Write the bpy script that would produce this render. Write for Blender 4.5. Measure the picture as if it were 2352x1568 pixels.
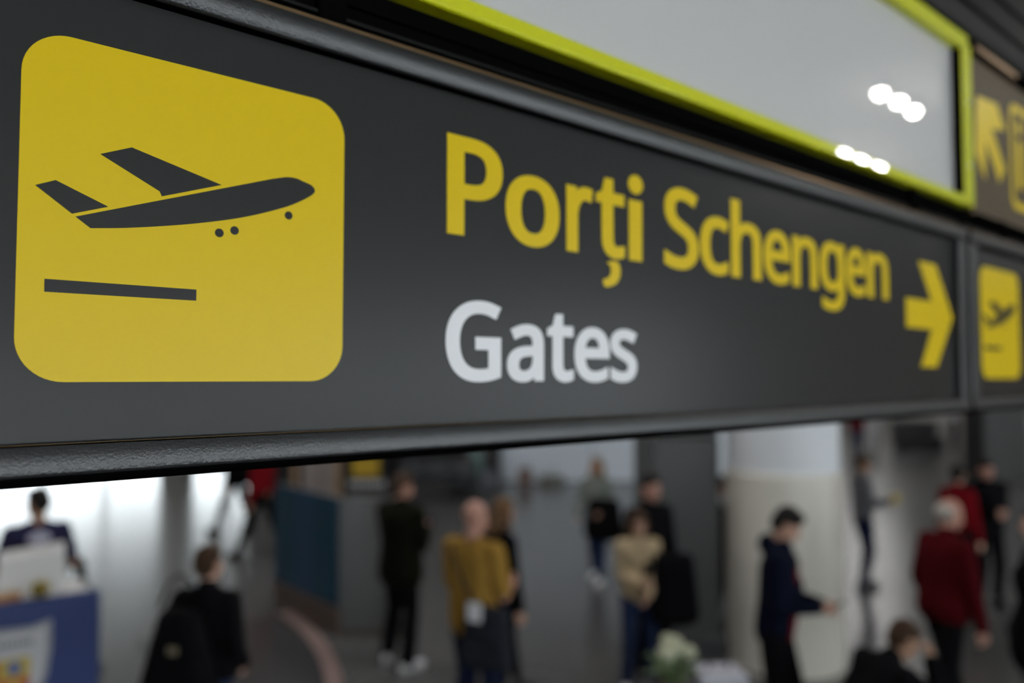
import bpy, bmesh, math, random
from mathutils import Vector, Matrix, Quaternion

for o in list(bpy.data.objects): bpy.data.objects.remove(o, do_unlink=True)
random.seed(7)
scene = bpy.context.scene
COL = scene.collection
R = math.radians

# ---------------------------------------------------------------- camera
EYE = 2.7                                   # lens height above the hall floor
FPX = 28.0/36.0*2352                        # focal length in pixels
PITCH = math.atan((865-784)/FPX)
cam_d = bpy.data.cameras.new('camera'); cam_d.lens = 28; cam_d.sensor_width = 36
cam_d.dof.use_dof = True; cam_d.dof.focus_distance = 0.88; cam_d.dof.aperture_fstop = 1.55
cam_d.clip_start = 0.02; cam_d.clip_end = 300
cam = bpy.data.objects.new('camera', cam_d); COL.objects.link(cam)
cam.location = (0, 0, EYE); cam.rotation_euler = (R(90)+PITCH, 0, 0)
scene.camera = cam

# ---------------------------------------------------------------- world: bright overcast sky outside the glazing
world = bpy.data.worlds.new('overcast'); scene.world = world; world.use_nodes = True
bg = world.node_tree.nodes['Background']
bg.inputs['Color'].default_value = (0.96, 0.98, 1.0, 1); bg.inputs['Strength'].default_value = 7.0

# ---------------------------------------------------------------- exposure
vs = scene.view_settings
vs.view_transform = 'Standard'; vs.look = 'None'; vs.exposure = 0.22; vs.gamma = 1.0
vs.use_curve_mapping = False

# ---------------------------------------------------------------- projection helpers: pixel of the 2352x1568 frame -> place in the hall
def ray(px, py):
    x, y, z = px-1176.0, FPX, -(py-784.0)
    c, s = math.cos(PITCH), math.sin(PITCH)
    return Vector((x, y*c - z*s, y*s + z*c))
def at_height(px, py, z):
    r = ray(px, py); t = (z-EYE)/r.z
    return Vector((r.x*t, r.y*t, z))
def at_depth(px, py, d):
    r = ray(px, py); t = d/r.y
    return Vector((r.x*t, d, EYE+r.z*t))

# ---------------------------------------------------------------- materials
MATS = {}
def mat(name, col, rough=0.6, metal=0.0, spec=0.5, bump=0.0, bscale=60.0, var=0.0, vscale=8.0, coat=0.0, emit=None, estr=0.0, sheen=0.0, coat_rough=0.03):
    if name in MATS: return MATS[name]
    m = bpy.data.materials.new(name); m.use_nodes = True
    nt = m.node_tree; b = nt.nodes['Principled BSDF']
    b.inputs['Base Color'].default_value = (*col, 1); b.inputs['Roughness'].default_value = rough
    b.inputs['Metallic'].default_value = metal; b.inputs['Specular IOR Level'].default_value = spec
    b.inputs['Coat Weight'].default_value = coat; b.inputs['Coat Roughness'].default_value = coat_rough
    if sheen: b.inputs['Sheen Weight'].default_value = sheen
    tc = nt.nodes.new('ShaderNodeTexCoord')
    if var > 0:
        n = nt.nodes.new('ShaderNodeTexNoise'); n.inputs['Scale'].default_value = vscale; n.inputs['Detail'].default_value = 4
        nt.links.new(tc.outputs['Object'], n.inputs['Vector'])
        mx = nt.nodes.new('ShaderNodeMix'); mx.data_type = 'RGBA'
        mx.inputs['A'].default_value = (*[max(0, c*(1-var)) for c in col], 1)
        mx.inputs['B'].default_value = (*[min(1, c*(1+var)) for c in col], 1)
        nt.links.new(n.outputs['Fac'], mx.inputs['Factor']); nt.links.new(mx.outputs['Result'], b.inputs['Base Color'])
    if bump > 0:
        n2 = nt.nodes.new('ShaderNodeTexNoise'); n2.inputs['Scale'].default_value = bscale; n2.inputs['Detail'].default_value = 3
        nt.links.new(tc.outputs['Object'], n2.inputs['Vector'])
        bp = nt.nodes.new('ShaderNodeBump'); bp.inputs['Strength'].default_value = bump; bp.inputs['Distance'].default_value = 0.01
        nt.links.new(n2.outputs['Fac'], bp.inputs['Height']); nt.links.new(bp.outputs['Normal'], b.inputs['Normal'])
    if emit:
        b.inputs['Emission Color'].default_value = (*emit, 1); b.inputs['Emission Strength'].default_value = estr
    MATS[name] = m
    return m
def fabric(name, col, var=0.18): return mat(name, col, rough=0.9, spec=0.05, bump=0.25, bscale=220, var=var, vscale=14)
def glass_mat(name, tint, refl=0.08):
    if name in MATS: return MATS[name]
    m = bpy.data.materials.new(name); m.use_nodes = True; nt = m.node_tree; nt.nodes.clear()
    o = nt.nodes.new('ShaderNodeOutputMaterial'); t = nt.nodes.new('ShaderNodeBsdfTransparent'); g = nt.nodes.new('ShaderNodeBsdfGlossy')
    t.inputs['Color'].default_value = (*tint, 1); g.inputs['Roughness'].default_value = 0.02
    x = nt.nodes.new('ShaderNodeMixShader'); x.inputs['Fac'].default_value = refl
    nt.links.new(t.outputs[0], x.inputs[1]); nt.links.new(g.outputs[0], x.inputs[2]); nt.links.new(x.outputs[0], o.inputs['Surface'])
    MATS[name] = m
    return m

# ---------------------------------------------------------------- object helpers
def tag(o, label=None, cat=None, group=None, kind=None):
    if label: o['label'] = label
    if cat: o['category'] = cat
    if group: o['group'] = group
    if kind: o['kind'] = kind
    return o
def empty(name, loc=(0,0,0), rz=0.0):
    o = bpy.data.objects.new(name, None); COL.objects.link(o); o.empty_display_size = 0.05
    o.location = loc; o.rotation_euler = (0, 0, rz)
    return o
def link(name, me, m=None, parent=None, loc=None, rz=0.0, smooth=False, sharp=True):
    o = bpy.data.objects.new(name, me); COL.objects.link(o)
    if m is not None: me.materials.clear(); me.materials.append(m)
    if parent is not None: o.parent = parent
    if loc is not None: o.location = loc
    if rz: o.rotation_euler = (0, 0, rz)
    if smooth:
        for p in me.polygons: p.use_smooth = True
        if sharp: me.set_sharp_from_angle(angle=R(42))
    return o
def bm_mesh(name, bm):
    bmesh.ops.recalc_face_normals(bm, faces=bm.faces)
    me = bpy.data.meshes.new(name); bm.to_mesh(me); bm.free()
    return me
def add_box(bm, lo, hi, bevel=0.0, seg=2):
    lo, hi = Vector(lo), Vector(hi)
    vs_ = [bm.verts.new((x, y, z)) for x in (lo.x, hi.x) for y in (lo.y, hi.y) for z in (lo.z, hi.z)]
    fs = [(0,1,3,2), (4,6,7,5), (0,4,5,1), (2,3,7,6), (0,2,6,4), (1,5,7,3)]
    faces = [bm.faces.new([vs_[i] for i in f]) for f in fs]
    if bevel > 0:
        es = list({e for f in faces for e in f.edges})
        bmesh.ops.bevel(bm, geom=es, offset=bevel, segments=seg, affect='EDGES', profile=0.5)
def box(name, lo, hi, m, parent=None, bevel=0.0, loc=None, rz=0.0, seg=2):
    bm = bmesh.new(); add_box(bm, lo, hi, bevel, seg)
    return link(name, bm_mesh(name, bm), m, parent, loc, rz)
def add_lathe(bm, prof, n=24, c=(0,0,0)):
    rings = []
    for r, z in prof:
        rings.append([bm.verts.new((c[0]+r*math.cos(2*math.pi*i/n), c[1]+r*math.sin(2*math.pi*i/n), c[2]+z)) for i in range(n)])
    for a, b in zip(rings, rings[1:]):
        for i in range(n): bm.faces.new((a[i], a[(i+1) % n], b[(i+1) % n], b[i]))
    if prof[0][0] > 1e-6: bm.faces.new(rings[0][::-1])
    if prof[-1][0] > 1e-6: bm.faces.new(rings[-1])
def lathe(name, prof, m, parent=None, n=24, loc=None, smooth=True):
    bm = bmesh.new(); add_lathe(bm, [(max(r, 1e-4), z) for r, z in prof], n)
    return link(name, bm_mesh(name, bm), m, parent, loc, smooth=smooth)
def add_tube(bm, pts, r, n=8):
    pts = [Vector(p) for p in pts]; rs = r if isinstance(r, (list, tuple)) else [r]*len(pts)
    rings = []; up = Vector((0.13, 0.27, 1)).normalized()
    for i, p in enumerate(pts):
        d = (pts[min(i+1, len(pts)-1)] - pts[max(i-1, 0)]).normalized()
        a = d.cross(up)
        if a.length < 1e-3: a = d.cross(Vector((1, 0, 0)))
        a.normalize(); b = d.cross(a)
        rings.append([bm.verts.new(p + (a*math.cos(2*math.pi*k/n) + b*math.sin(2*math.pi*k/n))*rs[i]) for k in range(n)])
    for A, B in zip(rings, rings[1:]):
        for k in range(n): bm.faces.new((A[k], A[(k+1) % n], B[(k+1) % n], B[k]))
    bm.faces.new(rings[0][::-1]); bm.faces.new(rings[-1])
def tube(name, pts, r, m, parent=None, n=8):
    bm = bmesh.new(); add_tube(bm, pts, r, n)
    return link(name, bm_mesh(name, bm), m, parent, smooth=True)
def extrude_x(name, prof, x0, x1, m, parent=None, smooth=True):
    """closed cross-section [(y,z)...] swept along local x"""
    bm = bmesh.new(); A = [bm.verts.new((x0, y, z)) for y, z in prof]; B = [bm.verts.new((x1, y, z)) for y, z in prof]
    n = len(prof)
    for i in range(n): bm.faces.new((A[i], A[(i+1) % n], B[(i+1) % n], B[i]))
    bm.faces.new(A[::-1]); bm.faces.new(B)
    return link(name, bm_mesh(name, bm), m, parent, smooth=smooth)
def plate(name, outlines, m, parent, y0=-0.0012, thick=0.0012):
    """flat shape in the sign plane: outlines [(u,v)...]; the first is the outside, holes are found by the even-odd fill"""
    cu = bpy.data.curves.new(name, 'CURVE'); cu.dimensions = '2D'; cu.fill_mode = 'BOTH'; cu.extrude = thick/2
    for pts in outlines:
        s = cu.splines.new('POLY'); s.points.add(len(pts)-1); s.use_cyclic_u = True
        for p, q in zip(s.points, pts): p.co = (q[0], q[1], 0, 1)
    t = bpy.data.objects.new('tmp', cu); COL.objects.link(t)
    dg = bpy.context.evaluated_depsgraph_get(); me = bpy.data.meshes.new_from_object(t.evaluated_get(dg))
    bpy.data.objects.remove(t, do_unlink=True); bpy.data.curves.remove(cu)
    for v in me.vertices: v.co = Vector((v.co.x, y0 + thick/2 - v.co.z, v.co.y))
    me.name = name
    return link(name, me, m, parent)
def round_rect(u0, v0, u1, v1, r, n=12):
    pts = []
    for cx, cy, a0 in ((u1-r, v1-r, 0), (u0+r, v1-r, 90), (u0+r, v0+r, 180), (u1-r, v0+r, 270)):
        for k in range(n+1):
            a = R(a0 + 90*k/n); pts.append((cx + r*math.cos(a), cy + r*math.sin(a)))
    return pts
def circle(u, v, r, n=28): return [(u + r*math.cos(2*math.pi*k/n), v + r*math.sin(2*math.pi*k/n)) for k in range(n)]
def catmull(pts, n=8, closed=False):
    out = []; N = len(pts)
    rng = range(N if closed else N-1)
    for i in rng:
        if closed: p0, p1, p2, p3 = (pts[(i+k-1) % N] for k in range(4))
        else: p0, p1, p2, p3 = pts[max(i-1, 0)], pts[i], pts[i+1], pts[min(i+2, N-1)]
        for k in range(n):
            t = k/n
            out.append(tuple(0.5*((2*b) + (c-a)*t + (2*a-5*b+4*c-d)*t*t + (3*b-a-3*c+d)*t**3) for a, b, c, d in zip(p0, p1, p2, p3)))
    if not closed: out.append(tuple(pts[-1]))
    return out

# ================================================================ THE HALL
CEIL = 6.2
m_floor = mat('polished_grey_stone', (0.085, 0.085, 0.083), rough=0.22, spec=0.95, var=0.10, vscale=1.3)
m_dark_floor = mat('dark_granite', (0.045, 0.043, 0.043), rough=0.24, spec=0.5, var=0.2, vscale=20)
m_pink_stone = mat('pink_granite', (0.24, 0.165, 0.15), rough=0.3, var=0.15, vscale=30)
m_ceiling = mat('white_ceiling', (0.62, 0.62, 0.60), rough=0.9)
m_wall = mat('pale_wall_paint', (0.55, 0.54, 0.52), rough=0.85, var=0.04)
m_wood_wall = mat('warm_timber_wall', (0.36, 0.25, 0.15), rough=0.55, var=0.25, vscale=3)
m_shop = mat('black_shopfront', (0.012, 0.012, 0.014), rough=0.35)
m_pale = mat('pale_blue_grey_panel', (0.62, 0.67, 0.74), rough=0.35, coat=0.2)
m_frame_dark = mat('dark_aluminium', (0.03, 0.03, 0.033), rough=0.4, metal=0.3)
m_glass = glass_mat('window_glass', (0.93, 0.96, 0.97))

def struct(o, label, cat): return tag(o, label, cat, kind='structure')
struct(box('floor', (-30, -14, -0.3), (26, 62, 0), m_floor), 'polished grey stone floor of the departure hall', 'floor')
struct(box('ceiling', (-30, -14, CEIL), (26, 62, CEIL+0.3), m_ceiling), 'pale ceiling high above the departure hall', 'ceiling')
struct(box('wall_back', (-0.05, -14.3, 3.44), (26, -14, CEIL), m_wood_wall), 'timber lintel above the added glazing behind the viewer', 'wall')
struct(box('wall_left', (-16.3, -14, 0), (-16, 24, CEIL), m_wall), 'pale side wall left of the promotion counter', 'wall')
# dark shop block in the middle distance and the pale panelled wall beside it
struct(box('wall_shop', (-6.6, 20.0, 0), (-0.32, 24.3, CEIL), m_shop), 'black shop front at the back of the hall', 'wall')
wp = struct(box('wall_panelled', (-0.31, 20.62, 0), (7.2, 62, CEIL), m_frame_dark), 'pale blue grey panelled wall behind the dark column', 'wall')
px = -0.29
for w in (2.35, 1.55, 1.55, 1.55, 0.45):
    box('panel', (px, 20.58, 0.02), (min(px+w-0.02, 7.2), 20.62, 3.6), m_pale, wp, bevel=0.006); px += w

def glazing(name, p0, p1, z0, z1, n, label, rows=1, depth=0.12):
    """a window wall from p0 to p1 (plan points) with n bays: frame bars plus single panes"""
    p0, p1 = Vector((*p0, 0)), Vector((*p1, 0)); d = p1-p0; L = d.length; a = math.atan2(d.y, d.x)
    e = empty(name, p0, a); struct(e, label, 'window')
    bm = bmesh.new(); w = 0.08
    for i in range(n+1):
        x = L*i/n; add_box(bm, (x-w/2, -depth/2, z0), (x+w/2, depth/2, z1))
    for j in range(rows+1):
        z = z0 + (z1-z0)*j/rows; add_box(bm, (0, -depth/2+0.01, z-w/2), (L, depth/2-0.01, z+w/2))
    link('window_frame', bm_mesh('window_frame', bm), m_frame_dark, e)
    pw, ph = L/n, (z1-z0)/rows
    bm = bmesh.new(); add_box(bm, (w/2, -0.006, w/2), (pw-w/2, 0.006, ph-w/2)); pm = bm_mesh('pane', bm); pm.materials.append(m_glass)
    for i in range(n):
        for j in range(rows): link('pane', pm, None, e, (L*i/n, 0, z0+ph*j))
    return e
glazing('window_1', (-15.9, 24), (-6.6, 24), 0.05, 4.3, 5, 'tall bright windows at the far left of the hall')
struct(box('wall_above_window_1', (-16, 24, 4.34), (-6.6, 24.3, CEIL), m_wall), 'pale wall above the far left windows', 'wall')
glazing('window_2', (26, -13.9), (26, 3.0), 0.4, 4.7, 5, 'long glazed side of the hall on the right', rows=2)
struct(box('wall_right', (25.85, 3.05, 0), (26.15, 30, CEIL), m_wood_wall), 'warm timber side wall beyond the long right glazing', 'wall')
struct(box('wall_right_far', (25.85, 30, 0), (26.15, 62, CEIL), m_wall), 'pale side wall at the far right of the hall', 'wall')
struct(box('wall_sill', (25.85, -14, 0), (26.15, 3.05, 0.36), m_wall), 'low sill wall under the long right glazing', 'wall')
struct(box('wall_lintel', (25.85, -14, 4.74), (26.15, 3.05, CEIL), m_wall), 'lintel above the long right glazing', 'wall')
struct(box('wall_far', (7.2, 61.6, 0), (25.8, 61.9, 4.64), m_wall), 'pale wall at the far end of the hall', 'wall')
struct(box('wall_far_upper', (7.2, 61.8, 4.64), (26, 62.1, CEIL), m_wall), 'upper part of the pale wall at the far end', 'wall')

glazing('added_back_glazing', (0.0, -13.95), (25.8, -13.95), 0.05, 3.4, 7, 'unseen glazing behind the viewer, added to light the sign', rows=1)  # window added out of view to brighten the sign face
struct(box('wall_back_left', (-16, -14.3, 0), (-0.05, -14, CEIL), m_wood_wall), 'timber wall behind the viewer', 'wall')
# floor inlay: dark granite disc edged by a pink granite ring
IC = Vector((-7.3, 5.6, 0)); IR = 5.86
def arc_slab(name, c, r0, r1, z0, z1, a0, a1, m, n=64):
    bm = bmesh.new(); rings = []
    for r, z in ((r0, z0), (r1, z0), (r1, z1), (r0, z1)): rings.append([bm.verts.new((c[0]+r*math.cos(R(a0+(a1-a0)*i/n)), c[1]+r*math.sin(R(a0+(a1-a0)*i/n)), z)) for i in range(n+1)])
    for k in range(4):
        A, B = rings[k], rings[(k+1) % 4]
        for i in range(n): bm.faces.new((A[i], A[i+1], B[i+1], B[i]))
    bm.faces.new([q[0] for q in rings]); bm.faces.new([q[-1] for q in rings][::-1])
    return link(name, bm_mesh(name, bm), m)
struct(arc_slab('floor_inlay', IC, IR-1.5, IR, 0.0, 0.006, -60, 38, m_dark_floor), 'curved dark granite inlay in the floor before the blue glass desk', 'floor')
struct(arc_slab('trim_1', IC, IR, IR+0.15, 0.0, 0.016, -60, 38, m_pink_stone), 'curved pink granite border of the dark floor inlay', 'trim')

# ---------------------------------------------------------------- columns
m_col_cream = mat('cream_column_cladding', (0.70, 0.66, 0.58), rough=0.45, coat=0.15)
m_col_white = mat('white_column_plaster', (0.74, 0.76, 0.79), rough=0.6)
m_col_dark = mat('dark_grey_cladding', (0.036, 0.036, 0.035), rough=0.5, var=0.08, vscale=2)
c = at_depth(1800, 1300, 7.75)
e = struct(empty('column_round', (c.x, c.y, 0)), 'thick round white column with a cream lower half, behind the man in navy', 'column')
lathe('lower_cladding', [(0.535, 0.0), (0.535, 1.80), (0.525, 1.81)], m_col_cream, e, 64)
lathe('upper_shaft', [(0.52, 1.80), (0.52, CEIL)], m_col_white, e, 64)
c = at_depth(1553, 1300, 8.05)
e = struct(empty('column_square', (c.x, c.y, 0), R(8)), 'dark grey square column behind the woman in the beige sweater', 'column')
box('plinth', (-0.345, -0.345, 0), (0.345, 0.345, 0.12), m_frame_dark, e, 0.008)
for k in range(3): box('cladding_panel', (-0.33, -0.33, 0.125+k*2.0), (0.33, 0.33, 0.125+k*2.0+1.99), m_col_dark, e, 0.012)
c = at_depth(2288, 1090, 21.5)
e = struct(empty('column_far', (c.x, c.y, 0)), 'far dark grey column behind the person all in black', 'column')
box('shaft', (-0.58, -0.5, 0), (0.58, 0.5, CEIL), m_col_dark, e, 0.02)
c = at_depth(405, 1150, 23.3)
e = struct(empty('column_window', (c.x, c.y, 0)), 'pale column standing against the bright left windows', 'column')
lathe('shaft', [(0.46, 0), (0.46, CEIL)], m_wall, e, 40)

# ---------------------------------------------------------------- ceiling panels added for light, and the two triple spotlights mirrored in the glossy board
m_lum = mat('added_light_panel', (0.9, 0.9, 0.9), emit=(1.0, 0.985, 0.965), estr=8.0)
m_lamp_body = mat('white_lamp_body', (0.7, 0.7, 0.7), rough=0.4)
def added_ceiling_light(x, y):  # unseen panels, added to light the hall and its far end
    e = empty('added_ceiling_light', (x, y, CEIL)); tag(e, 'unseen luminous ceiling panel added to light the hall', 'added ceiling light', 'luminous panels added to the hall ceiling')
    bm = bmesh.new()
    for lo, hi in (((-1.55, -0.65, -0.06), (1.55, -0.6, 0)), ((-1.55, 0.6, -0.06), (1.55, 0.65, 0)), ((-1.55, -0.6, -0.06), (-1.5, 0.6, 0)), ((1.5, -0.6, -0.06), (1.55, 0.6, 0))): add_box(bm, lo, hi)
    link('frame', bm_mesh('frame', bm), m_lamp_body, e)
    box('diffuser', (-1.5, -0.6, -0.045), (1.5, 0.6, -0.005), m_lum, e)
for x, y in ((-9, 3), (-3, 9), (-3, 15), (1, 7), (2, -10), (9, 12), (10, 19), (14, -10), (19, 14), (12, 28), (17, 38), (12, 46), (20, 46), (13, 55), (21, 55),  (-10, 14)): added_ceiling_light(x, y)
m_spot = mat('spot_lens', (1, 1, 1), emit=(1.0, 0.96, 0.88), estr=90.0)

# ================================================================ THE SIGNS (sign plane: local x = along the sign, z = up, -y = towards the viewer)
SA = math.atan((3270-1176)/FPX*math.cos(PITCH))           # angle of the sign to the viewing direction
SIGN_AT = Vector((-0.50251, 0.81, EYE)); SIGN_RZ = R(90)-SA
m_panel = mat('charcoal_sign_panel', (0.033, 0.033, 0.033), rough=0.26, spec=0.15)
m_yellow = mat('yellow_sign_film', (0.80, 0.57, 0.008), rough=0.3, spec=0.2)
m_white = mat('white_sign_film', (0.84, 0.84, 0.86), rough=0.4)
m_rail = mat('black_satin_rail', (0.016, 0.017, 0.019), rough=0.33, spec=0.72, bump=0.12, bscale=330)
m_gap = mat('black_channel_and_shade', (0.003, 0.003, 0.003), rough=0.7, spec=0.0)  # channel black, also the painted shade on the sign frame
m_warm_reflection = mat('warm_reflection_tint', (0.36, 0.23, 0.13), rough=0.22, metal=1.0)  # warm reflections on the rails, put into a bronze colour
m_lime = mat('lime_lacquer', (0.68, 0.70, 0.006), rough=0.5, spec=0.15, coat=1.0, coat_rough=0.02)
m_board = mat('white_gloss_board', (0.62, 0.61, 0.60), rough=0.5, coat=1.0, coat_rough=0.015)
m_warm_panel = mat('warm_reflection_panel', (0.085, 0.058, 0.030), rough=0.45, spec=0.2)  # dark panel with a warm reflection put into its colour
m_beam = mat('dark_beam_paint', (0.010, 0.010, 0.010), rough=0.5, spec=0.12)

def sign_empty(name, u=0.0): 
    d = Vector((math.sin(SA), math.cos(SA), 0))
    e = empty(name, SIGN_AT + d*u, SIGN_RZ); return e

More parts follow.
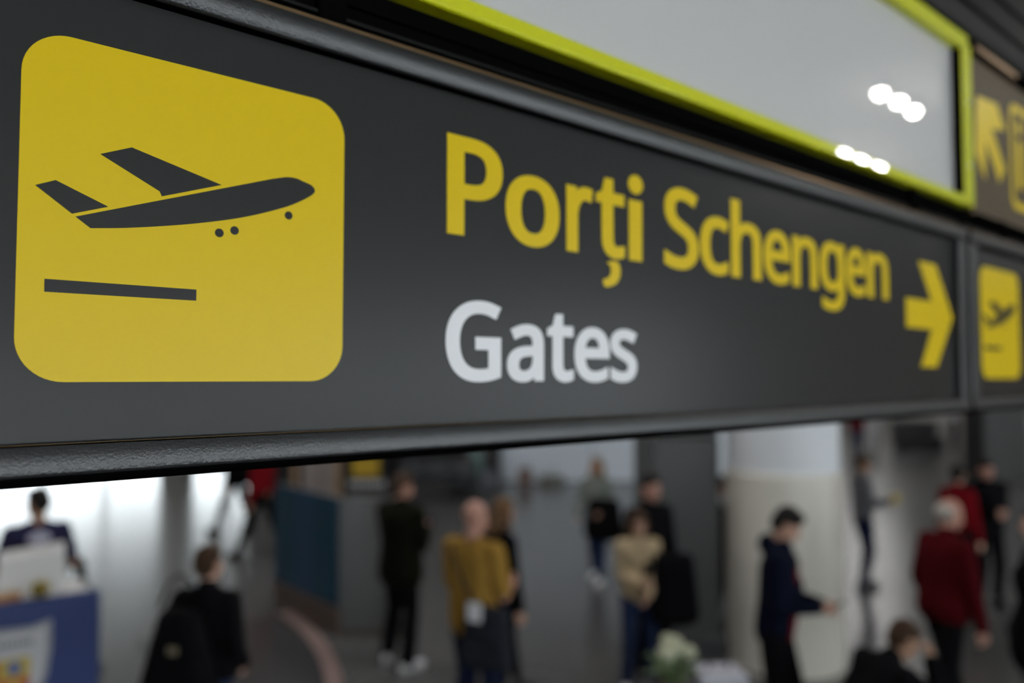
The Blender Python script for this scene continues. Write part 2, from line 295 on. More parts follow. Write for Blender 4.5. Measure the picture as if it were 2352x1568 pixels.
GLYPHS = {
    'P': ('179 573 229 573 304 573 359 558 393 528 427 499 444 458 444 404 444 381 440 358 433 336 425 315 412 295 395 278 377 261 353 248 324 238 295 228 258 223 216 223 194 223 172 223 150 223 150 149 150 74 150 0 126 0 102 0 78 0 78 191 78 382 78 573 128 573', '274 511 223 511 199 511 174 511 150 511 150 435 150 360 150 285 169 285 188 285 208 285 244 285 274 289 298 296 322 304 340 316 352 334 364 351 370 373 370 401 370 438 358 465 334 484 311 502',),
    'o': ('442 263 442 216 442 180 437 148 428 121 418 93 405 70 388 51 370 31 349 17 324 7 300 -3 272 -8 241 -8 213 -8 187 -3 163 7 139 17 118 31 100 51 83 70 69 93 59 121 49 148 44 180 44 216 44 263 52 304 68 336 84 369 107 394 137 412 167 429 203 438 244 438 283 438 317 429 347 412 377 394 400 369 417 336 433 304', '117 267 117 216 117 182 121 153 130 128 139 103 153 84 172 71 190 57 214 51 243 51 272 51 296 57 314 71 333 84 347 103 356 128 364 153 369 182 369 216 369 250 364 279 355 303 346 327 332 346 314 359 296 372 272 379 242 379 198 379 167 364 147 335 127 306',),
    'r': ('249 438 269 438 277 438 285 437 295 437 304 436 312 435 319 433 316 411 313 390 310 368 303 370 296 371 287 372 279 373 271 374 264 374 247 374 231 370 217 363 202 356 188 347 176 334 165 321 155 306 149 289 142 271 139 251 139 229 139 153 139 76 139 0 115 0 92 0 68 0 68 143 68 287 68 430 87 430 107 430 126 430 129 404 131 377 134 351 135 351 136 351 137 351 146 367 157 382 170 395 183 408 198 418 214 426 231 434',),
    't': ('192 50 212 50 222 50 233 51 245 53 256 54 265 56 272 59 272 41 272 23 272 5 264 1 254 -2 240 -4 226 -7 213 -8 200 -8 177 -8 157 -4 138 4 119 11 103 25 91 44 80 63 74 90 74 125 74 209 74 292 74 375 53 375 33 375 13 375 13 387 13 398 13 409 33 418 54 428 75 437 84 468 93 498 103 528 117 528 130 528 144 528 144 496 144 463 144 430 186 430 227 430 269 430 269 412 269 393 269 375 227 375 186 375 144 375 144 292 144 210 144 127 144 101 151 81 163 69 176 56',),
    'i': ('115 430 139 430 139 287 139 143 139 0 115 0 92 0 68 0 68 143 68 287 68 430 92 430', '92 591 104 591 115 591 124 587 133 580 141 573 145 562 145 546 145 531 141 520 133 512 124 505 115 501 104 501 92 501 83 505 75 512 67 520 63 531 63 546 63 562 67 573 75 580 83 587',),
    'S': ('403 183 403 153 403 119 394 90 378 66 361 42 337 24 307 11 276 -2 240 -8 198 -8 177 -8 156 -7 137 -5 117 -3 99 0 83 4 67 8 53 13 41 19 41 42 41 65 41 88 60 80 84 72 113 65 141 58 171 55 201 55 230 55 253 58 273 66 292 73 306 84 316 98 326 112 330 128 330 147 330 165 326 181 318 194 310 207 297 219 277 230 258 241 230 252 196 265 171 274 150 283 131 294 113 304 97 316 85 330 73 343 63 358 57 375 51 392 48 412 48 435 48 465 56 491 71 513 87 534 108 551 136 563 163 575 195 581 231 581 262 581 291 578 318 572 344 566 368 558 389 549 381 528 374 507 366 487 347 495 325 503 302 508 279 514 254 517 229 517 205 517 185 514 169 507 153 500 141 490 133 478 125 465 121 450 121 434 121 415 125 399 133 386 141 373 154 361 172 351 191 341 215 330 246 318 280 306 308 293 332 279 355 265 372 248 385 228 397 208',),
    'c': ('265 -8 241 -8 203 -8 169 0 139 15 109 31 86 55 69 87 53 120 44 162 44 213 44 265 53 308 71 342 88 375 112 399 142 415 173 430 207 438 245 438 267 438 288 436 309 431 329 426 346 421 358 415 351 395 344 376 337 356 324 361 309 365 292 370 275 374 259 376 244 376 215 376 191 370 172 358 154 345 140 327 131 303 122 279 117 249 117 213 117 179 122 150 131 126 140 102 153 84 172 71 190 59 213 53 240 53 263 53 284 55 302 60 320 65 336 71 351 78 351 57 351 36 351 15 337 8 321 2 304 -2 286 -6',),
    'h': ('139 490 139 431 139 420 138 410 138 399 137 389 136 379 135 370 136 370 138 370 140 370 149 385 160 398 174 407 188 417 203 424 221 429 238 435 255 437 273 437 308 437 337 432 360 421 384 410 401 393 413 370 425 347 431 317 431 280 431 187 431 93 431 0 407 0 384 0 361 0 361 92 361 183 361 275 361 310 353 336 338 353 322 370 298 379 265 379 233 379 207 372 189 360 171 348 158 331 150 308 143 284 139 256 139 222 139 148 139 74 139 0 115 0 92 0 68 0 68 203 68 406 68 609 92 609 115 609 139 609 139 550',),
    'e': ('196 438 234 438 271 438 303 430 329 414 356 398 376 375 390 346 404 317 411 283 411 244 411 230 411 215 411 201 313 201 215 201 117 201 118 153 131 116 154 90 178 65 211 52 254 52 281 52 306 55 327 60 348 65 370 72 392 82 392 61 392 41 392 20 370 10 349 3 327 -1 306 -6 280 -8 251 -8 210 -8 174 0 143 17 112 33 88 58 70 91 53 124 44 164 44 212 44 259 52 299 68 333 84 366 106 392 134 411 163 429', '257 380 233 380 200 380 173 369 154 348 134 326 122 296 119 257 192 257 265 257 338 257 338 282 334 303 326 322 319 340 308 354 292 364 277 375',),
    'n': ('257 438 275 438 326 438 365 425 391 401 418 376 431 335 431 280 431 187 431 93 431 0 407 0 384 0 361 0 361 92 361 183 361 275 361 310 353 336 338 353 322 370 298 379 265 379 217 379 184 365 166 338 148 312 139 273 139 223 139 149 139 74 139 0 115 0 92 0 68 0 68 143 68 287 68 430 87 430 106 430 125 430 129 410 132 391 136 371 137 371 138 371 140 371 149 386 161 399 175 409 189 418 205 426 222 431 239 435',),
    'g': ('165 438 221 438 249 438 274 433 297 422 320 411 339 395 355 373 357 373 358 373 359 373 362 392 366 411 369 430 388 430 406 430 425 430 425 284 425 138 425 -7 425 -48 418 -82 404 -109 390 -137 369 -158 341 -172 312 -186 276 -192 233 -192 202 -192 173 -190 147 -186 121 -181 98 -174 78 -165 78 -144 78 -122 78 -100 98 -111 122 -119 149 -125 176 -131 206 -134 237 -134 273 -134 302 -123 324 -101 345 -80 355 -50 355 -13 355 -7 355 -2 355 4 355 10 356 20 356 32 357 44 357 52 358 57 357 57 356 57 354 57 339 35 321 19 299 8 277 -3 251 -8 221 -8 166 -8 122 11 91 51 60 90 44 144 44 214 44 283 60 337 91 377 122 418', '259 379 230 379 206 379 186 372 169 359 152 346 139 328 130 303 121 279 117 249 117 213 117 160 127 120 146 92 166 64 194 50 232 50 254 50 272 53 288 58 303 64 316 73 326 85 337 97 344 112 349 131 354 149 356 172 356 197 356 203 356 209 356 214 356 253 352 285 343 309 334 333 320 350 302 362 283 373',),
    'G': ('326 281 326 302 392 302 458 302 524 302 524 209 524 115 524 22 493 11 462 4 431 -1 399 -6 363 -8 323 -8 264 -8 214 4 173 28 133 51 102 85 81 130 59 174 49 226 49 286 49 346 61 398 84 442 108 486 142 520 186 544 230 568 283 581 346 581 378 581 408 578 437 572 465 566 492 558 516 547 507 526 498 505 489 484 469 493 446 501 421 508 395 514 369 517 342 517 296 517 257 508 225 489 192 470 167 444 150 409 133 375 124 334 124 286 124 241 132 201 146 166 161 131 184 103 216 84 247 64 289 55 340 55 365 55 387 56 404 59 422 61 438 64 452 68 452 125 452 182 452 238 410 238 368 238 326 238 326 260',),
    'a': ('203 437 231 437 283 437 322 426 347 403 372 380 385 343 385 293 385 195 385 98 385 0 368 0 351 0 334 0 329 20 325 41 320 61 319 61 318 61 317 61 304 45 292 32 279 22 266 12 251 4 234 -1 217 -6 196 -8 172 -8 147 -8 124 -3 103 6 82 15 66 29 55 48 43 67 37 91 37 119 37 162 54 195 87 219 121 242 173 254 243 257 267 257 292 258 316 259 316 268 316 276 316 285 316 321 308 345 293 359 277 373 255 380 227 380 204 380 183 377 163 370 142 363 123 356 106 347 99 365 91 383 84 400 103 410 125 419 151 426 176 433', '273 209 252 208 198 206 161 197 141 182 120 167 110 146 110 119 110 95 117 77 132 66 147 55 165 49 188 49 225 49 255 59 279 79 303 99 315 130 315 172 315 184 315 197 315 210 294 209',),
    's': ('348 142 348 119 348 91 341 68 327 49 313 30 294 16 268 6 242 -3 212 -8 176 -8 146 -8 121 -6 99 -1 77 4 58 11 42 19 42 41 42 62 42 83 59 75 80 67 104 60 128 53 153 49 178 49 214 49 240 55 256 66 272 78 280 93 280 112 280 123 277 133 271 141 265 150 255 158 239 167 224 175 202 185 174 196 146 206 122 217 103 228 83 238 68 251 57 266 46 281 41 300 41 324 41 360 56 388 85 408 115 428 154 438 202 438 228 438 253 435 275 430 298 425 319 418 339 409 331 390 323 372 315 353 297 360 278 367 258 372 238 377 218 380 197 380 168 380 146 375 131 366 116 357 108 344 108 328 108 316 112 306 119 298 126 290 137 282 154 274 170 266 191 256 219 246 246 236 269 226 289 215 308 204 323 191 333 176 343 161',),
    ',': ('152 87 154 84 149 65 143 45 136 23 128 1 120 -20 111 -42 102 -64 94 -84 85 -103 68 -103 50 -103 33 -103 38 -83 43 -61 49 -38 54 -15 58 8 63 31 67 54 70 74 73 93 98 93 123 93 148 93 150 90',),
}

def glyph_loops(ch):
    loops = []
    for s in GLYPHS[ch]:
        f = [float(x) for x in s.split()]; b = [((f[i], f[i+1]), (f[i+2], f[i+3]), (f[i+4], f[i+5])) for i in range(0, len(f), 6)]
        pts = []
        for k in range(len(b)):
            p0, h0, h1, p1 = b[k][1], b[k][2], b[(k+1) % len(b)][0], b[(k+1) % len(b)][1]
            straight = abs((h0[0]-p0[0])*(p1[1]-p0[1]) - (h0[1]-p0[1])*(p1[0]-p0[0])) < 60 and abs((h1[0]-p0[0])*(p1[1]-p0[1]) - (h1[1]-p0[1])*(p1[0]-p0[0])) < 60
            for t in ([0.0] if straight else [0, 0.2, 0.4, 0.6, 0.8]):
                a = 1-t
                pts.append(tuple(a**3*p0[i] + 3*a*a*t*h0[i] + 3*a*t*t*h1[i] + t**3*p1[i] for i in (0, 1)))
        loops.append([p for i, p in enumerate(pts) if math.dist(p, pts[i-1]) > 0.5])
    return loops
def untangle(l):
    """drop the small loops that fattening makes in tight notches"""
    i = 0
    while i < len(l):
        n = len(l); hit = None
        for g in range(2, 14):
            a, b, c, d = l[i], l[(i+1) % n], l[(i+g) % n], l[(i+g+1) % n]
            den = (b[0]-a[0])*(d[1]-c[1]) - (b[1]-a[1])*(d[0]-c[0])
            if abs(den) < 1e-15 or (i+g+1) >= n: continue
            t = ((c[0]-a[0])*(d[1]-c[1]) - (c[1]-a[1])*(d[0]-c[0]))/den; u = ((c[0]-a[0])*(b[1]-a[1]) - (c[1]-a[1])*(b[0]-a[0]))/den
            if 0 < t < 1 and 0 < u < 1: hit = (g, (a[0]+t*(b[0]-a[0]), a[1]+t*(b[1]-a[1])))
        if hit: l = l[:i+1] + [hit[1]] + l[i+hit[0]+1:]
        i += 1
    return l
def fatten(loops, ox, oz):
    out = []
    big = max(loops, key=lambda l: max(p[0] for p in l)-min(p[0] for p in l))
    area = sum(a[0]*b[1]-b[0]*a[1] for a, b in zip(big, big[1:]+big[:1])); sg = 1 if area > 0 else -1
    for l in loops:
        n = len(l); r = []
        for i in range(n):
            p, q, s = l[i-1], l[i], l[(i+1) % n]
            def nrm(a, b):
                dx, dy = b[0]-a[0], b[1]-a[1]; L = math.hypot(dx, dy) or 1
                return (dy/L*sg, -dx/L*sg)
            n0, n1 = nrm(p, q), nrm(q, s); mx, my = n0[0]+n1[0], n0[1]+n1[1]; d = mx*n0[0]+my*n0[1]
            k = min(1/max(d, 0.35), 2.0)
            r.append((q[0]+mx*k*ox, q[1]+my*k*oz))
        out.append(untangle(r))
    return out
def letter(ch, u0, u1, v0, v1, m, parent, ox, oz, name='letter'):
    L = glyph_loops(ch)
    if ch == 'i' and name == 'letter':                            # only the stem; the dot is fitted on its own
        pass
    w = max(p[0] for l in L for p in l)-min(p[0] for l in L for p in l); h = max(p[1] for l in L for p in l)-min(p[1] for l in L for p in l)
    sx, sz = (u1-u0-2*ox)/w, (v1-v0-2*oz)/h
    L = [[(p[0]*sx, p[1]*sz) for p in l] for l in L]
    L = fatten(L, ox, oz)
    x0 = min(p[0] for l in L for p in l); x1 = max(p[0] for l in L for p in l); z0 = min(p[1] for l in L for p in l); z1 = max(p[1] for l in L for p in l)
    L = [[(u0+(p[0]-x0)/(x1-x0)*(u1-u0), v0+(p[1]-z0)/(z1-z0)*(v1-v0)) for p in l] for l in L]
    return plate(name, L, m, parent, y0=-0.0008, thick=0.0008)

def plane_pictogram(parent, du, m_dark):
    t = plate('pictogram_tile', [round_rect(-0.0040+du, -0.0056, 0.3690+du, 0.3626, 0.046)], m_yellow, parent, y0=-0.0008, thick=0.0008)
    def sub(name, pts): plate(name, [[(u+du, v) for u, v in pts]], m_dark, t, y0=-0.0014, thick=0.0006)
    sub('wing', [(0.0718, 0.2420), (0.1036, 0.2553), (0.2048, 0.2292), (0.1367, 0.2053), (0.1342, 0.2107)])
    sub('tail', [(0.0110, 0.1983), (0.0296, 0.2064), (0.0809, 0.1854), (0.0457, 0.1730)])
    nose = catmull([(0.2690, 0.2473), (0.2773, 0.2497), (0.2889, 0.2527), (0.3008, 0.2530), (0.3095, 0.2508), (0.3160, 0.2492), (0.3215, 0.2475), (0.3262, 0.2430), (0.3250, 0.2372), (0.3132, 0.2284), (0.2960, 0.2186), (0.2778, 0.2105), (0.2450, 0.1982), (0.2118, 0.1881), (0.1609, 0.1759), (0.1044, 0.1653), (0.0639, 0.1598)], 6)
    sub('fuselage', [(0.0491, 0.1704)] + nose)
    for u, v in ((0.2031, 0.1713), (0.2215, 0.1764), (0.2908, 0.2040)): sub('wheel', circle(u, v, 0.0052))
    sub('runway', [(0.0216, 0.1017), (0.1773, 0.1016), (0.1773, 0.0886), (0.0217, 0.0882)])
def arrow_right(parent, du, m):
    plate('arrow', [[(u+du, v) for u, v in ((2.121, 0.138), (2.294, 0.138), (2.213, 0.028), (2.325, 0.028), (2.452, 0.180), (2.332, 0.331), (2.211, 0.331), (2.297, 0.220), (2.121, 0.220))]], m, parent, y0=-0.0008, thick=0.0008)

def sign_frame(parent, u0, u1, end_l, end_r):
    """satin black frame: proud rails with a slightly sloped face, rounded lower lip and a recessed groove"""
    top = [(0.03, 0.4232), (-0.0165, 0.4232), (-0.0182, 0.4240), (-0.0195, 0.4262), (-0.0225, 0.436), (-0.0235, 0.446), (-0.0222, 0.4540), (-0.019, 0.4580), (-0.014, 0.4600), (0.03, 0.4600)]
    extrude_x('top_rail', top, u0, u1, m_rail, parent)
    box('painted_shade_strip', (u0, -0.0155, 0.4222), (u1, 0.0, 0.4232), m_gap, parent)  # shade beneath the top rail, painted as a black strip
    bot = [(0.03, -0.0672), (0.0, -0.0672), (0.0, -0.0702), (-0.0160, -0.0702), (-0.0172, -0.0706), (-0.0196, -0.076), (-0.0214, -0.084), (-0.0222, -0.092), (-0.0221, -0.0975), (-0.0216, -0.0998), (-0.0200, -0.1012), (0.03, -0.1012)]
    extrude_x('bottom_rail', bot, u0, u1, m_rail, parent)
    extrude_x('shaded_lip', [(0.03, -0.1013), (-0.0200, -0.1013), (-0.0200, -0.1024), (-0.0130, -0.1072), (0.0, -0.1128), (0.03, -0.1138)], u0, u1, m_gap, parent)  # downward face of the rail, its shade put into the black
    box('painted_shade_strip', (u0, -0.0158, -0.0703), (u1, 0.0, -0.0694), m_gap, parent)  # dark of the groove, painted as a black strip on the rail
    box('reflection_bead', (u0, -0.0105, -0.0694), (u1, -0.0085, -0.0689), mat('gold_reflection_tint', (0.10, 0.065, 0.03), rough=0.3, metal=1.0), parent)  # gold reflection in the groove, put in as a coloured line
    for a, b in ([(u0, u0+0.06)] if end_l else []) + ([(u1-0.06, u1)] if end_r else []):
        box('side_rail', (a, -0.018, -0.0700), (b, 0.03, 0.4230), m_rail, parent, bevel=0.004)
    # black mounting channel above, with thin ribs and an edge strip coloured as a warm reflection
    box('mounting_channel', (u0, 0.012, 0.4605), (u1, 0.05, 0.537), m_gap, parent)
    box('reflection_strip', (u0, -0.0045, 0.4612), (u1, 0.012, 0.4705), m_warm_reflection, parent, bevel=0.001)
    box('rib', (u0, 0.002, 0.4800), (u1, 0.012, 0.4845), m_beam, parent, bevel=0.001)
    box('rib', (u0, 0.004, 0.5050), (u1, 0.012, 0.5075), m_gap, parent, bevel=0.0008)

# --- the big sign in front
s1 = sign_empty('wayfinding_sign')
tag(s1, 'large charcoal airport sign reading Porți Schengen Gates with an aircraft pictogram', 'sign')
box('panel', (-0.95, 0.0, -0.069), (2.469, 0.03, 0.4245), m_panel, s1)
sign_frame(s1, -0.95, 2.529, False, True)
plane_pictogram(s1, 0.0, m_panel)
OX, OZ = 0.0067, 0.0037
for ch, u0, u1, v0, v1 in (('P', .5398, .6474, .2115, .3614), ('o', .6539, .7718, .2092, .3251), ('r', .7888, .8535, .2115, .3262), ('t', .8618, .9370, .2095, .3515),
        ('S', 1.0510, 1.1590, .2075, .3672), ('c', 1.1655, 1.2655, .2068, .3266), ('h', 1.2735, 1.3875, .2085, .3722), ('e', 1.3980, 1.5080, .2058, .3262),
        ('n', 1.5185, 1.6315, .2072, .3258), ('g', 1.6435, 1.7660, .1606, .3285), ('e', 1.7765, 1.8810, .2040, .3276), ('n', 1.8895, 2.0120, .2062, .3262)):
    letter(ch, u0, u1, v0, v1, m_yellow, s1, OX, OZ)
i_ = empty('letter'); i_.parent = s1
plate('stem', [[(.9488, .2113), (.9852, .2113), (.9858, .3225), (.9490, .3225)]], m_yellow, i_, -0.0008, 0.0008)
plate('dot', [[(u*1.15 + .9683*(1-1.15), v) for u, v in circle(.9683, .3519, .0176)]], m_yellow, i_, -0.0008, 0.0008)
plate('cedilla', [catmull([(0.8903, 0.2018), (0.9121, 0.2052), (0.9219, 0.1995), (0.9248, 0.1892), (0.9227, 0.1775), (0.9137, 0.1660), (0.8996, 0.1600), (0.8838, 0.1582), (0.8791, 0.1698), (0.8901, 0.1732), (0.8978, 0.1797), (0.9003, 0.1887), (0.8970, 0.1966)], 5, True)], m_yellow, s1, -0.0008, 0.0008)
for ch, u0, u1, v0, v1 in (('G', .5381, .6447, -.0078, .1152), ('a', .6567, .7357, -.0085, .0837), ('t', .7436, .8047, -.0090, .1037), ('e', .8068, .8948, -.0095, .0850), ('s', .8973, .9685, -.0098, .0852)):
    letter(ch, u0, u1, v0, v1, m_white, s1, 0.0055, 0.0035)
arrow_right(s1, 0.0, m_yellow)
for u in (0.35, 2.19): box('hanger_bracket', (u-0.02, -0.004, 0.4605), (u+0.02, 0.012, 0.537), m_gap, s1, bevel=0.002)

# --- its neighbour further right
s2 = sign_empty('wayfinding_sign')
tag(s2, 'charcoal sign with a small yellow aircraft pictogram, beyond the end of the big sign', 'sign')
box('panel', (2.60, 0.0, -0.069), (5.2, 0.03, 0.4245), m_panel, s2)
sign_frame(s2, 2.560, 5.24, True, True)
plane_pictogram(s2, 2.694, m_panel)
arrow_right(s2, 2.70, m_yellow)
box('hanger_bracket', (2.90, -0.004, 0.4605), (2.94, 0.012, 0.537), m_gap, s2, bevel=0.002)

# --- lime framed glossy white board above the big sign
b1 = sign_empty('display_board')
tag(b1, 'glossy white board in a lime green frame above the big sign', 'board')
U0, U1 = -0.95, 2.605
box('board_face', (U0, 0.010, 0.560), (2.530, 0.03, 1.045), m_board, b1)
box('backing', (U0, 0.03, 0.540), (2.590, 0.06, 1.080), m_gap, b1)
def lime_bar(name, u0, u1, v0, v1):
    bm = bmesh.new(); add_box(bm, (u0, -0.020, v0), (u1, 0.035, v1), 0.006, 5)
    o = link(name, bm_mesh(name, bm), m_lime, b1); return o
lime_bar('bottom_bar', U0, U1, 0.5365, 0.5665)
lime_bar('top_bar', U0, U1-0.02, 1.0345, 1.085)
lime_bar('end_bar', 2.523, U1, 0.546, 1.060)
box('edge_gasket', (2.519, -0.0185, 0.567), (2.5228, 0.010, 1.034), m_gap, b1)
for v in (0.665, 0.865): 
    o = lathe('screw', [(0.006, 0.0), (0.006, 0.003), (0.002, 0.005)], m_lamp_body, b1, 12); o.rotation_euler = (R(90), 0, 0); o.location = (2.565, -0.020, v)

# --- the board next to it, a warm reflection painted brown, with a diagonal arrow and an outlined pictogram
b2 = sign_empty('direction_board')
tag(b2, 'dark board with painted warm reflection, yellow diagonal arrow, right of the lime framed board', 'sign')
box('panel', (2.650, 0.002, 0.525), (5.2, 0.04, 1.070), m_warm_panel, b2)
box('bottom_rail', (2.645, -0.016, 0.505), (5.2, 0.04, 0.527), m_gap, b2, bevel=0.004)
box('top_rail', (2.645, -0.016, 1.056), (5.2, 0.04, 1.085), m_gap, b2, bevel=0.004)
box('reflection_strip', (2.660, -0.018, 1.064), (3.05, -0.015, 1.082), m_warm_reflection, b2)  # tan reflection on the top rail, painted as a strip
# arrow pointing up and to the left: same chevron as the big one, turned by 135 degrees
base = [(-0.165, -0.041), (0.008, -0.041), (-0.073, -0.151), (0.039, -0.151), (0.166, 0.0), (0.046, 0.151), (-0.075, 0.151), (0.011, 0.041), (-0.165, 0.041)]
ca, sa = math.cos(R(135)), math.sin(R(135))
plate('arrow', [[(2.822 + 0.98*(x*ca - y*sa), 0.812 + 0.98*(x*sa + y*ca)) for x, y in base]], m_yellow, b2, y0=0.0012, thick=0.0008)
plate('pictogram_outline', [round_rect(3.03, 0.600, 3.44, 0.985, 0.05), round_rect(3.058, 0.628, 3.412, 0.957, 0.03)], m_yellow, b2, y0=0.0012, thick=0.0008)
plate('pictogram_figure', [round_rect(3.10, 0.68, 3.16, 0.86, 0.02), circle(3.13, 0.905, 0.028)], m_yellow, b2, y0=0.0012, thick=0.0008)
plate('pictogram_figure', [round_rect(3.24, 0.66, 3.34, 0.90, 0.02)], m_yellow, b2, y0=0.0012, thick=0.0008)

# --- dark beam that carries all four boards, hung from the ceiling on rods
bb = sign_empty('support_beam')
tag(bb, 'dark grooved metal beam above the white and dark boards', 'beam')
prof = [(0.06, 1.0875), (-0.026, 1.0875), (-0.030, 1.092), (-0.030, 1.168), (-0.012, 1.172), (-0.012, 1.186), (-0.030, 1.190), (-0.030, 1.27), (-0.012, 1.274), (-0.012, 1.29), (-0.03, 1.294), (-0.03, 1.42), (0.06, 1.42)]
extrude_x('beam_body', prof, -0.95, 5.3, m_beam, bb)
for u in (-0.6, 1.2, 3.0, 4.8):
    lathe('rod', [(0.012, 1.42), (0.012, CEIL-EYE)], m_beam, bb, 12, (u, 0.015, 0))
bm = bmesh.new()
for u in (-0.8, 1.0, 2.55, 4.3): add_box(bm, (u-0.03, 0.06, -0.11), (u+0.03, 0.09, 1.40))
o = link('rear_strut', bm_mesh('rear_strut', bm), m_gap, bb)

# --- two triple spotlights, where the glossy board mirrors them from
def mirror_spot(px, py, z, off=-0.010):
    n = Vector((math.cos(SA), -math.sin(SA), 0)); r = ray(px, py)
    P0 = SIGN_AT + n*off - Vector((0, 0, EYE)); t = P0.dot(n)/r.dot(n); hit = r*t
    q = r - 2*r.dot(n)*n; k = (z-EYE-hit.z)/q.z
    return hit + q*k + Vector((0, 0, EYE))
for pts, lab, off in ((((2022, 211), (2064, 230), (2098, 252)), 'triple spotlight nearer to the sign', -0.010), (((1942, 346), (1982, 361), (2020, 380)), 'triple spotlight further from the sign', 0.020)):
    P = [mirror_spot(x, y, CEIL-0.12, off) for x, y in pts]
    e = empty('spotlight', (P[1].x, P[1].y, CEIL)); tag(e, lab+', on the ceiling above the right of the hall', 'spotlight')
    box('mount_plate', (-0.6, -0.05, -0.02), (0.6, 0.05, 0), m_lamp_body, e, rz=math.atan2(P[2].y-P[0].y, P[2].x-P[0].x))
    for p in P:
        q = p - Vector((P[1].x, P[1].y, CEIL))
        h = lathe('lamp_head', [(0.075, 0.06), (0.075, 0.0), (0.068, -0.004)], m_lamp_body, e, 20, q)
        lathe('lens', [(0.0, -0.075), (0.035, -0.066), (0.058, -0.045), (0.068, -0.015), (0.068, -0.0045)], m_spot, h, 20)

# ================================================================ PEOPLE: every body is one continuous surface (volumes melted together), clothes are shells over it
def _capsule(bm, p0, r0, p1, r1, n=10, k=3):
    p0, p1 = Vector(p0), Vector(p1); d = p1-p0
    if d.length < 1e-5: d = Vector((0, 0, 1e-4))
    d.normalize(); a = d.orthogonal().normalized(); b = d.cross(a); rings = []
    for i in range(-k, 1):
        t = math.pi/2*i/k; rings.append((p0 + d*r0*math.sin(t), r0*math.cos(t)))
    for i in range(0, k+1):
        t = math.pi/2*i/k; rings.append((p1 + d*r1*math.sin(t), r1*math.cos(t)))
    V = [[bm.verts.new(c + (a*math.cos(2*math.pi*j/n) + b*math.sin(2*math.pi*j/n))*max(r, 1e-4)) for j in range(n)] for c, r in rings]
    for A, B in zip(V, V[1:]):
        for j in range(n): bm.faces.new((A[j], A[(j+1) % n], B[(j+1) % n], B[j]))
    bm.faces.new(V[0][::-1]); bm.faces.new(V[-1])
def _ellipsoid(bm, c, rad, M=None, n=14, k=9):
    c = Vector(c); V = []
    for i in range(k+1):
        t = math.pi*(i/k) ; z, r = math.cos(t), max(math.sin(t), 1e-3)
        ring = []
        for j in range(n):
            p = Vector((rad[0]*r*math.cos(2*math.pi*j/n), rad[1]*r*math.sin(2*math.pi*j/n), rad[2]*z))
            ring.append(bm.verts.new(c + (M @ p if M else p)))
        V.append(ring)
    for A, B in zip(V, V[1:]):
        for j in range(n): bm.faces.new((A[j], B[j], B[(j+1) % n], A[(j+1) % n]))
    bm.faces.new(V[0]); bm.faces.new(V[-1][::-1])
def melt(name, bm, m, parent, voxel=0.012, smooth=4, ratio=1.0):
    me = bm_mesh(name, bm); t = bpy.data.objects.new('tmp', me); COL.objects.link(t)
    md = t.modifiers.new('r', 'REMESH'); md.mode = 'VOXEL'; md.voxel_size = voxel
    if smooth: s = t.modifiers.new('s', 'SMOOTH'); s.iterations = smooth; s.factor = 0.5
    if ratio < 1: d = t.modifiers.new('d', 'DECIMATE'); d.ratio = ratio
    dg = bpy.context.evaluated_depsgraph_get(); out = bpy.data.meshes.new_from_object(t.evaluated_get(dg))
    bpy.data.objects.remove(t, do_unlink=True); bpy.data.meshes.remove(me); out.name = name
    return link(name, out, m, parent, smooth=True)
def ik(a, b, l1, l2, pole):
    a, b, pole = Vector(a), Vector(b), Vector(pole); d = b-a; L = min(d.length, (l1+l2)*0.999); u = d.normalized()
    x = (l1*l1 - l2*l2 + L*L)/(2*L); h = math.sqrt(max(l1*l1 - x*x, 0)); pp = (pole - u*pole.dot(u)).normalized()
    return a + u*x + pp*h, a + u*L
SKIN = {'light': mat('skin_light', (0.50, 0.29, 0.21), rough=0.55, spec=0.35), 'pink': mat('skin_pink', (0.46, 0.24, 0.18), rough=0.5, spec=0.4), 'tan': mat('skin_tan', (0.33, 0.18, 0.11), rough=0.55)}
HAIR = {'black': mat('hair_black', (0.012, 0.010, 0.009), rough=0.6, spec=0.15, bump=0.4, bscale=160), 'brown': mat('hair_brown', (0.05, 0.026, 0.014), rough=0.6, spec=0.15, bump=0.4, bscale=160), 'lightbrown': mat('hair_light_brown', (0.12, 0.065, 0.030), rough=0.6, spec=0.15, bump=0.4, bscale=160), 'blond': mat('hair_blond', (0.24, 0.15, 0.07), rough=0.6, spec=0.15, bump=0.4, bscale=160), 'grey': mat('hair_grey', (0.42, 0.38, 0.34), rough=0.6, bump=0.4, bscale=160)}
m_eye = mat('eye_dark', (0.02, 0.015, 0.012), rough=0.15); m_lip = mat('lips', (0.30, 0.11, 0.09), rough=0.5)
m_white_shoe = mat('white_trainer', (0.66, 0.66, 0.68), rough=0.5); m_black_shoe = mat('black_shoe', (0.012, 0.012, 0.013), rough=0.4); m_sole = mat('shoe_sole', (0.35, 0.34, 0.33), rough=0.7)
def rotz(a): return Matrix.Rotation(a, 3, 'Z')
PEOPLE = {}

